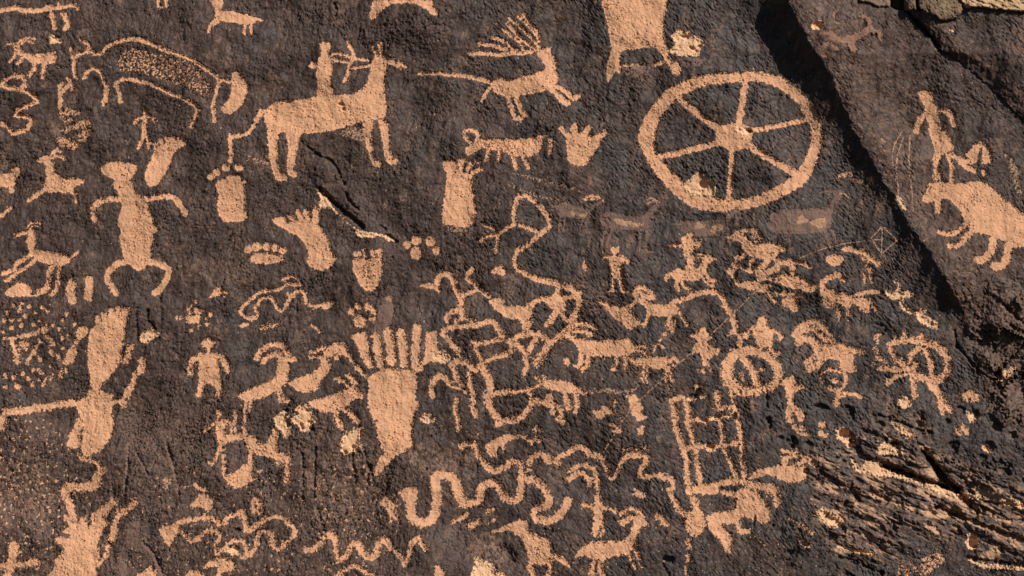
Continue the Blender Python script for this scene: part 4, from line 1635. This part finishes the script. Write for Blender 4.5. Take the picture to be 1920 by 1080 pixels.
# colour weights: rusty worn varnish, blue grey tint stronger to the right
RUST = blur_region([(-80, 780), (260, 740), (420, 760), (560, 830), (740, 830), (760, 1000), (640, 1120), (-80, 1120)], 70) * 0.38
for pts, v, so in (([(770, 838), (850, 838), (890, 860), (840, 900), (780, 890)], 1.0, 10), ([(540, 820), (700, 830), (720, 900), (660, 1010), (590, 1000), (560, 900)], 0.8, 22),
                   ([(1240, 720), (1290, 730), (1270, 800), (1240, 780)], 0.8, 12), ([(1020, 880), (1080, 870), (1080, 910), (1030, 910)], 0.7, 10),
                   ([(880, 1000), (960, 1020), (940, 1060), (890, 1060)], 1.0, 12), ([(1580, 600), (1620, 610), (1610, 640), (1580, 640)], 0.6, 12), ([(340, 490), (460, 500), (460, 540), (340, 530)], 0.7, 14),
                   ([(-60, 860), (90, 860), (110, 990), (-60, 1000)], 1.0, 30), ([(1640, 720), (1680, 760), (1690, 790), (1650, 770)], 0.9, 8), ([(1700, 770), (1740, 770), (1730, 800), (1710, 800)], 0.8, 8)):
    RUST = np.maximum(RUST, v * blur_region(pts, so))
RUST = np.maximum(RUST, np.maximum(BED * (0.35 + 0.6 * sstep(-0.7, 0.5, fbm(80, 1.9, 58, 2.5, -26))), FRAC * 0.7))
RUST = np.maximum(RUST, SLAB * sstep(0, -12, D) * sstep(-220, -20, D) * 0.6 * fade)
RUST = np.maximum(RUST, sstep(12, -10, np.abs(D2 + 22) - 12) * m2 * 0.6)
RUST = np.maximum(RUST, 0.6 * sstep(0.6, 1.8, fbm(150, 1.6, 63, 2.6, 66)))
RUST = np.maximum(RUST, 0.75 * sstep(1.5, 2.3, fbm(60, 1.6, 64, 2.0, 60)))
BLUE = np.clip(0.35 * fbm(260, 1.9, 65) + sstep(700, 1500, PX) * 0.75 + blur_region([(1380, 400), (1700, 560), (1750, 820), (1500, 860), (1380, 640)], 60) * 0.6, 0, 1) * (1 - 0.75 * SLAB)
for pts, v, so in (([(-60, -60), (700, -60), (760, 500), (-60, 560)], -0.25, 120),):
    BLUE = BLUE + v * blur_region(pts, so)
BEDTAN = BED * 0.8 * sstep(0.75, 1.3, fbm(44, 1.8, 57, 4.5, -26) + N_LUMP * 0.35)
for pts in ([(780, 290), (900, 330), (1080, 370), (1140, 430), (1120, 470), (1060, 430), (1000, 400), (930, 365), (860, 330)], [(580, 375), (640, 400), (720, 430), (840, 465), (830, 482), (700, 442), (600, 412)],
            [(850, 470), (960, 480), (1040, 490), (1000, 530), (900, 510)], [(280, 455), (420, 500), (440, 545), (340, 535), (370, 572), (300, 540)], [(890, 560), (940, 570), (975, 610), (930, 612)],
            [(1110, 260), (1150, 300), (1190, 350), (1300, 380), (1450, 430), (1450, 456), (1300, 412), (1180, 372)], [(1050, 496), (1200, 548), (1330, 600), (1450, 640), (1450, 662), (1300, 612), (1150, 556)],
            [(1380, 640), (1450, 676), (1450, 704), (1390, 672)], [(1280, 680), (1330, 680), (1310, 750), (1200, 742)], [(370, 680), (610, 708), (600, 728), (400, 706)], [(460, 400), (560, 470), (640, 520), (690, 530), (600, 520), (500, 460)],
            [(900, 235), (935, 250), (965, 300), (930, 300)], [(1000, 420), (1110, 470), (1210, 500), (1110, 490)], [(1200, 470), (1330, 520), (1450, 560), (1330, 535)]):
    BEDTAN = np.maximum(BEDTAN, blur_region([(1440 + a / 3.033, 800 + b / 3.033) for a, b in pts], 3.0))

# ------------------------------------------------------------------ world coordinates; macro relief keeps each mark where it belongs
kx = 1 - H * S / DIST
WX = (PX - 960) * S * kx; WZ = CZ + (540 - PY) * S * kx; WY = -H * S
CO = np.stack([WX, WY, WZ], -1).reshape(-1, 3).astype(np.float32)

# ------------------------------------------------------------------ materials
def new_mat(name):
    m = bpy.data.materials.new(name); m.use_nodes = True
    nt = m.node_tree; b = nt.nodes["Principled BSDF"]; return m, nt, b
def N(nt, t, **kw):
    n = nt.nodes.new(t)
    for k, v in kw.items(): setattr(n, k, v)
    return n
def noise(nt, scale, detail=4, rough=0.6):
    n = N(nt, "ShaderNodeTexNoise"); n.inputs["Scale"].default_value = scale; n.inputs["Detail"].default_value = detail; n.inputs["Roughness"].default_value = rough
    nt.links.new(nt.nodes["rock_position"].outputs["Position"], n.inputs["Vector"]); return n.outputs["Fac"]
def setup(name):
    m, nt, b = new_mat(name); N(nt, "ShaderNodeNewGeometry").name = "rock_position"; return m, nt, b
def ramp(nt, fac, stops):
    r = N(nt, "ShaderNodeValToRGB"); nt.links.new(fac, r.inputs[0])
    e = r.color_ramp.elements
    while len(e) < len(stops): e.new(0.5)
    for i, (p, c) in enumerate(stops):
        e[i].position = p; e[i].color = (c, c, c, 1) if isinstance(c, (int, float)) else (*c, 1)
    return r.outputs[0]
def mix(nt, fac, a, b, mode='MIX'):
    n = N(nt, "ShaderNodeMix", data_type='RGBA', blend_type=mode)
    for sock, v in ((n.inputs["Factor"], fac), (n.inputs["A"], a), (n.inputs["B"], b)):
        pass
    fi = [s for s in n.inputs if s.name == "Factor" and s.type == 'VALUE'][0]
    ai = [s for s in n.inputs if s.name == "A" and s.type == 'RGBA'][0]; bi = [s for s in n.inputs if s.name == "B" and s.type == 'RGBA'][0]
    for sock, v in ((fi, fac), (ai, a), (bi, b)):
        if hasattr(v, "is_linked") or hasattr(v, "links"): nt.links.new(v, sock)
        else: sock.default_value = v if isinstance(v, (int, float)) else (*v, 1)
    return [s for s in n.outputs if s.type == 'RGBA'][0]
def math_(nt, op, a, b):
    n = N(nt, "ShaderNodeMath", operation=op)
    for s, v in ((n.inputs[0], a), (n.inputs[1], b)):
        if hasattr(v, "links"): nt.links.new(v, s)
        else: s.default_value = v
    return n.outputs[0]
def attr(nt, name):
    n = N(nt, "ShaderNodeAttribute"); n.attribute_name = name; return n.outputs["Fac"]
MATS = {}
def m_varnish():
    m, nt, b = setup("desert_varnish")
    base = mix(nt, ramp(nt, noise(nt, 9, 6), [(0.35, 0), (0.65, 1)]), (0.039, 0.0245, 0.0195), (0.066, 0.041, 0.0325))
    blue = mix(nt, ramp(nt, noise(nt, 16, 5), [(0.35, 0), (0.7, 1)]), (0.039, 0.030, 0.0275), (0.062, 0.048, 0.043))
    c = mix(nt, attr(nt, "blue"), base, blue)
    rn = ramp(nt, noise(nt, 60, 5, 0.7), [(0.46, 0.08), (0.56, 1)])
    rust = mix(nt, ramp(nt, noise(nt, 25, 5), [(0.3, 0), (0.7, 1)]), (0.115, 0.064, 0.044), (0.225, 0.128, 0.085))
    c = mix(nt, math_(nt, 'MULTIPLY', attr(nt, "rust"), rn), c, rust)
    # small worn, rusty spots all over
    sp = ramp(nt, noise(nt, 150, 3, 0.6), [(0.56, 0), (0.70, 0.75)])
    big = ramp(nt, noise(nt, 5, 3), [(0.35, 0.3), (0.65, 1)])
    c = mix(nt, math_(nt, 'MULTIPLY', sp, big), c, (0.13, 0.080, 0.060))
    dk = ramp(nt, noise(nt, 45, 4), [(0.5, 0), (0.75, 0.5)])
    c = mix(nt, dk, c, (0.026, 0.020, 0.019))
    c = mix(nt, attr(nt, "bedtan"), c, (0.36, 0.21, 0.125))
    nt.links.new(c, b.inputs["Base Color"])
    nt.links.new(ramp(nt, noise(nt, 30, 3), [(0.3, 0.55), (0.7, 0.75)]), b.inputs["Roughness"])
    b.inputs["Specular IOR Level"].default_value = 0.22
    return m
def m_peck(name, lo, hi, dark, da, rough=0.85):
    m, nt, b = setup(name)
    c = mix(nt, ramp(nt, noise(nt, 8, 5), [(0.35, 0), (0.65, 1)]), lo, hi)
    c = mix(nt, ramp(nt, noise(nt, 170, 3, 0.6), [(0.55, 0), (0.75, da)]), c, dark)
    c = mix(nt, ramp(nt, noise(nt, 70, 3, 0.6), [(0.5, 0), (0.8, 0.35)]), c, tuple(min(1, x * 1.2) for x in hi))
    nt.links.new(c, b.inputs["Base Color"]); b.inputs["Roughness"].default_value = rough; b.inputs["Specular IOR Level"].default_value = 0.2
    return m
MATS['varnish'] = m_varnish()
MATS['fresh'] = m_peck("pecked_sandstone", (0.465, 0.243, 0.136), (0.51, 0.268, 0.152), (0.30, 0.15, 0.08), 0.45)
MATS['pep'] = MATS['fresh']
MATS['old'] = m_peck("old_pecked_sandstone", (0.112, 0.068, 0.053), (0.158, 0.096, 0.074), (0.055, 0.036, 0.03), 0.75)
MATS['mid'] = m_peck("faded_pecked_sandstone", (0.25, 0.145, 0.09), (0.33, 0.19, 0.115), (0.12, 0.075, 0.055), 0.6)
MATS['red'] = m_peck("reddish_pecked_sandstone", (0.19, 0.10, 0.068), (0.24, 0.13, 0.085), (0.08, 0.05, 0.04), 0.7)
MATS['chip'] = m_peck("fresh_broken_sandstone", (0.50, 0.285, 0.165), (0.56, 0.345, 0.20), (0.34, 0.19, 0.11), 0.45)
MATS['ledge'] = m_peck("pale_ledge_sandstone", (0.30, 0.19, 0.105), (0.42, 0.27, 0.15), (0.09, 0.06, 0.045), 0.8)
MATS['block'] = m_peck('weathered_block_sandstone', (0.12, 0.080, 0.052), (0.19, 0.125, 0.078), (0.05, 0.035, 0.028), 0.7)
MATS['fleck'] = m_peck("fleck_sandstone", (0.40, 0.22, 0.13), (0.50, 0.28, 0.165), (0.20, 0.11, 0.07), 0.5)

# ------------------------------------------------------------------ meshes
def make_mesh(name, vid_quads, co, mat, smooth=True, attrs=None):
    """vid_quads: (n,4) indices into co"""
    me = bpy.data.meshes.new(name)
    me.vertices.add(len(co)); me.vertices.foreach_set("co", co.astype(np.float32).ravel())
    n = len(vid_quads)
    me.loops.add(n * 4); me.loops.foreach_set("vertex_index", vid_quads.astype(np.int32).ravel())
    me.polygons.add(n)
    me.polygons.foreach_set("loop_start", np.arange(0, n * 4, 4, dtype=np.int32))
    if smooth: me.polygons.foreach_set("use_smooth", np.ones(n, bool))
    me.update(calc_edges=True)
    me.materials.append(mat)
    for k, v in (attrs or {}).items():
        a = me.attributes.new(k, 'FLOAT', 'POINT'); a.data.foreach_set("value", v.astype(np.float32))
    return me
ATT = dict(rust=RUST.ravel(), blue=BLUE.ravel(), bedtan=BEDTAN.ravel())
def quads_of(mask):
    j, i = np.nonzero(mask)
    a = j * NX + i
    return np.stack([a, a + NX, a + NX + 1, a + 1], 1)      # faces towards the viewer
THICK = 0.010
def sheet(name, mask, mat, solid, need_attr):
    q = quads_of(mask)
    ids, inv = np.unique(q.ravel(), return_inverse=True); q = inv.reshape(-1, 4)
    co = CO[ids]; org = np.zeros(3, np.float32)
    if solid:      # a real chip of rock: front, back and sides
        nv = len(ids)
        back = co + np.array([0, THICK, 0], np.float32)
        e = np.concatenate([q[:, [0, 1]], q[:, [1, 2]], q[:, [2, 3]], q[:, [3, 0]]])
        key = e[:, 0].astype(np.int64) * nv + e[:, 1]; rkey = e[:, 1].astype(np.int64) * nv + e[:, 0]
        bd = e[~np.isin(key, rkey)]
        sk = np.stack([bd[:, 1], bd[:, 0], bd[:, 0] + nv, bd[:, 1] + nv], 1)
        used, inv2 = np.unique(np.concatenate([np.arange(nv), sk.ravel()]), return_inverse=True)
        allco = np.concatenate([co, back])[used]
        q = np.concatenate([q, inv2[nv:].reshape(-1, 4)]); 
        org = np.array([co[:, 0].mean(), co[:, 1].mean(), co[:, 2].min()], np.float32)
        me = make_mesh(name, q, allco - org, mat)
        sm = np.ones(len(q), bool); sm[len(q) - len(sk):] = False; me.polygons.foreach_set("use_smooth", sm)
        if need_attr:
            src = np.concatenate([ids, ids])[used]
            for k, v in ATT.items():
                a = me.attributes.new(k, 'FLOAT', 'POINT'); a.data.foreach_set("value", v[src].astype(np.float32))
        return me, org
    return make_mesh(name, q, co, mat, True, {k: v[ids] for k, v in ATT.items()} if need_attr else None), org

LINK = sc.collection.objects.link
slabc = cells(np.where(D < 0, -1.0, 1.0)) < 0
slabc &= (PY[:-1, :-1] < 640)
for nm, mask in (("cliff", (LABEL == 0) & ~slabc), ("rock_slab", (LABEL == 0) & slabc)):
    me, org = sheet(nm, mask, MATS['varnish'], False, True)
    o = bpy.data.objects.new(nm, me); LINK(o); o["kind"] = "structure"
    o["label"] = "dark varnished sandstone cliff face" if nm == "cliff" else "raised sandstone slab right of the shadowed edge"
order = np.argsort(LABEL.ravel(), kind='stable'); lab_sorted = LABEL.ravel()[order]
def mask_of(i):
    a, b = np.searchsorted(lab_sorted, [i, i + 1]); return order[a:b]
for i, rec in enumerate(ITEMS, 1):
    idx = mask_of(i)
    if len(idx) == 0: continue
    j0, c0 = idx // (NX - 1), idx % (NX - 1)
    m = np.zeros(LABEL.shape, bool) if len(idx) > 2e5 else None
    q_mask = np.zeros(LABEL.shape, bool); q_mask.ravel()[idx] = True
    me, org = sheet(rec['name'], q_mask, MATS[rec['mat']], True, rec['mat'] == 'varnish')
    o = bpy.data.objects.new(rec['name'], me); LINK(o); o.location = org.tolist(); rec['obj'] = o; rec['org'] = org
for rec in ITEMS + ALL:
    if rec.get('parent') is None and 'obj' not in rec:
        kids = [r for r in ALL if r.get('parent') is rec and 'obj' in r]
        if not kids: continue
        o = bpy.data.objects.new(rec['name'], None); LINK(o)
        org = np.array([np.mean([k['org'][0] for k in kids]), np.mean([k['org'][1] for k in kids]), min(k['org'][2] for k in kids)])
        o.location = org.tolist(); rec['obj'] = o; rec['org'] = org
for rec in ITEMS + ALL:
    o = rec.get('obj')
    if o is None or rec.get('done'): continue
    rec['done'] = True
    if rec.get('parent') is not None:
        p = rec['parent']; o.parent = p['obj']; o.location = (np.array(rec['org']) - np.array(p['org'])).tolist()
        if rec.get('label'): o['label'] = rec['label']
        if rec['mat'] == 'old' and not rec.get('label'): pass
    else:
        o['label'] = rec['label']; o['category'] = rec['cat']
        if rec.get('group'): o['group'] = rec['group']
        if rec.get('kind'): o['kind'] = rec['kind']
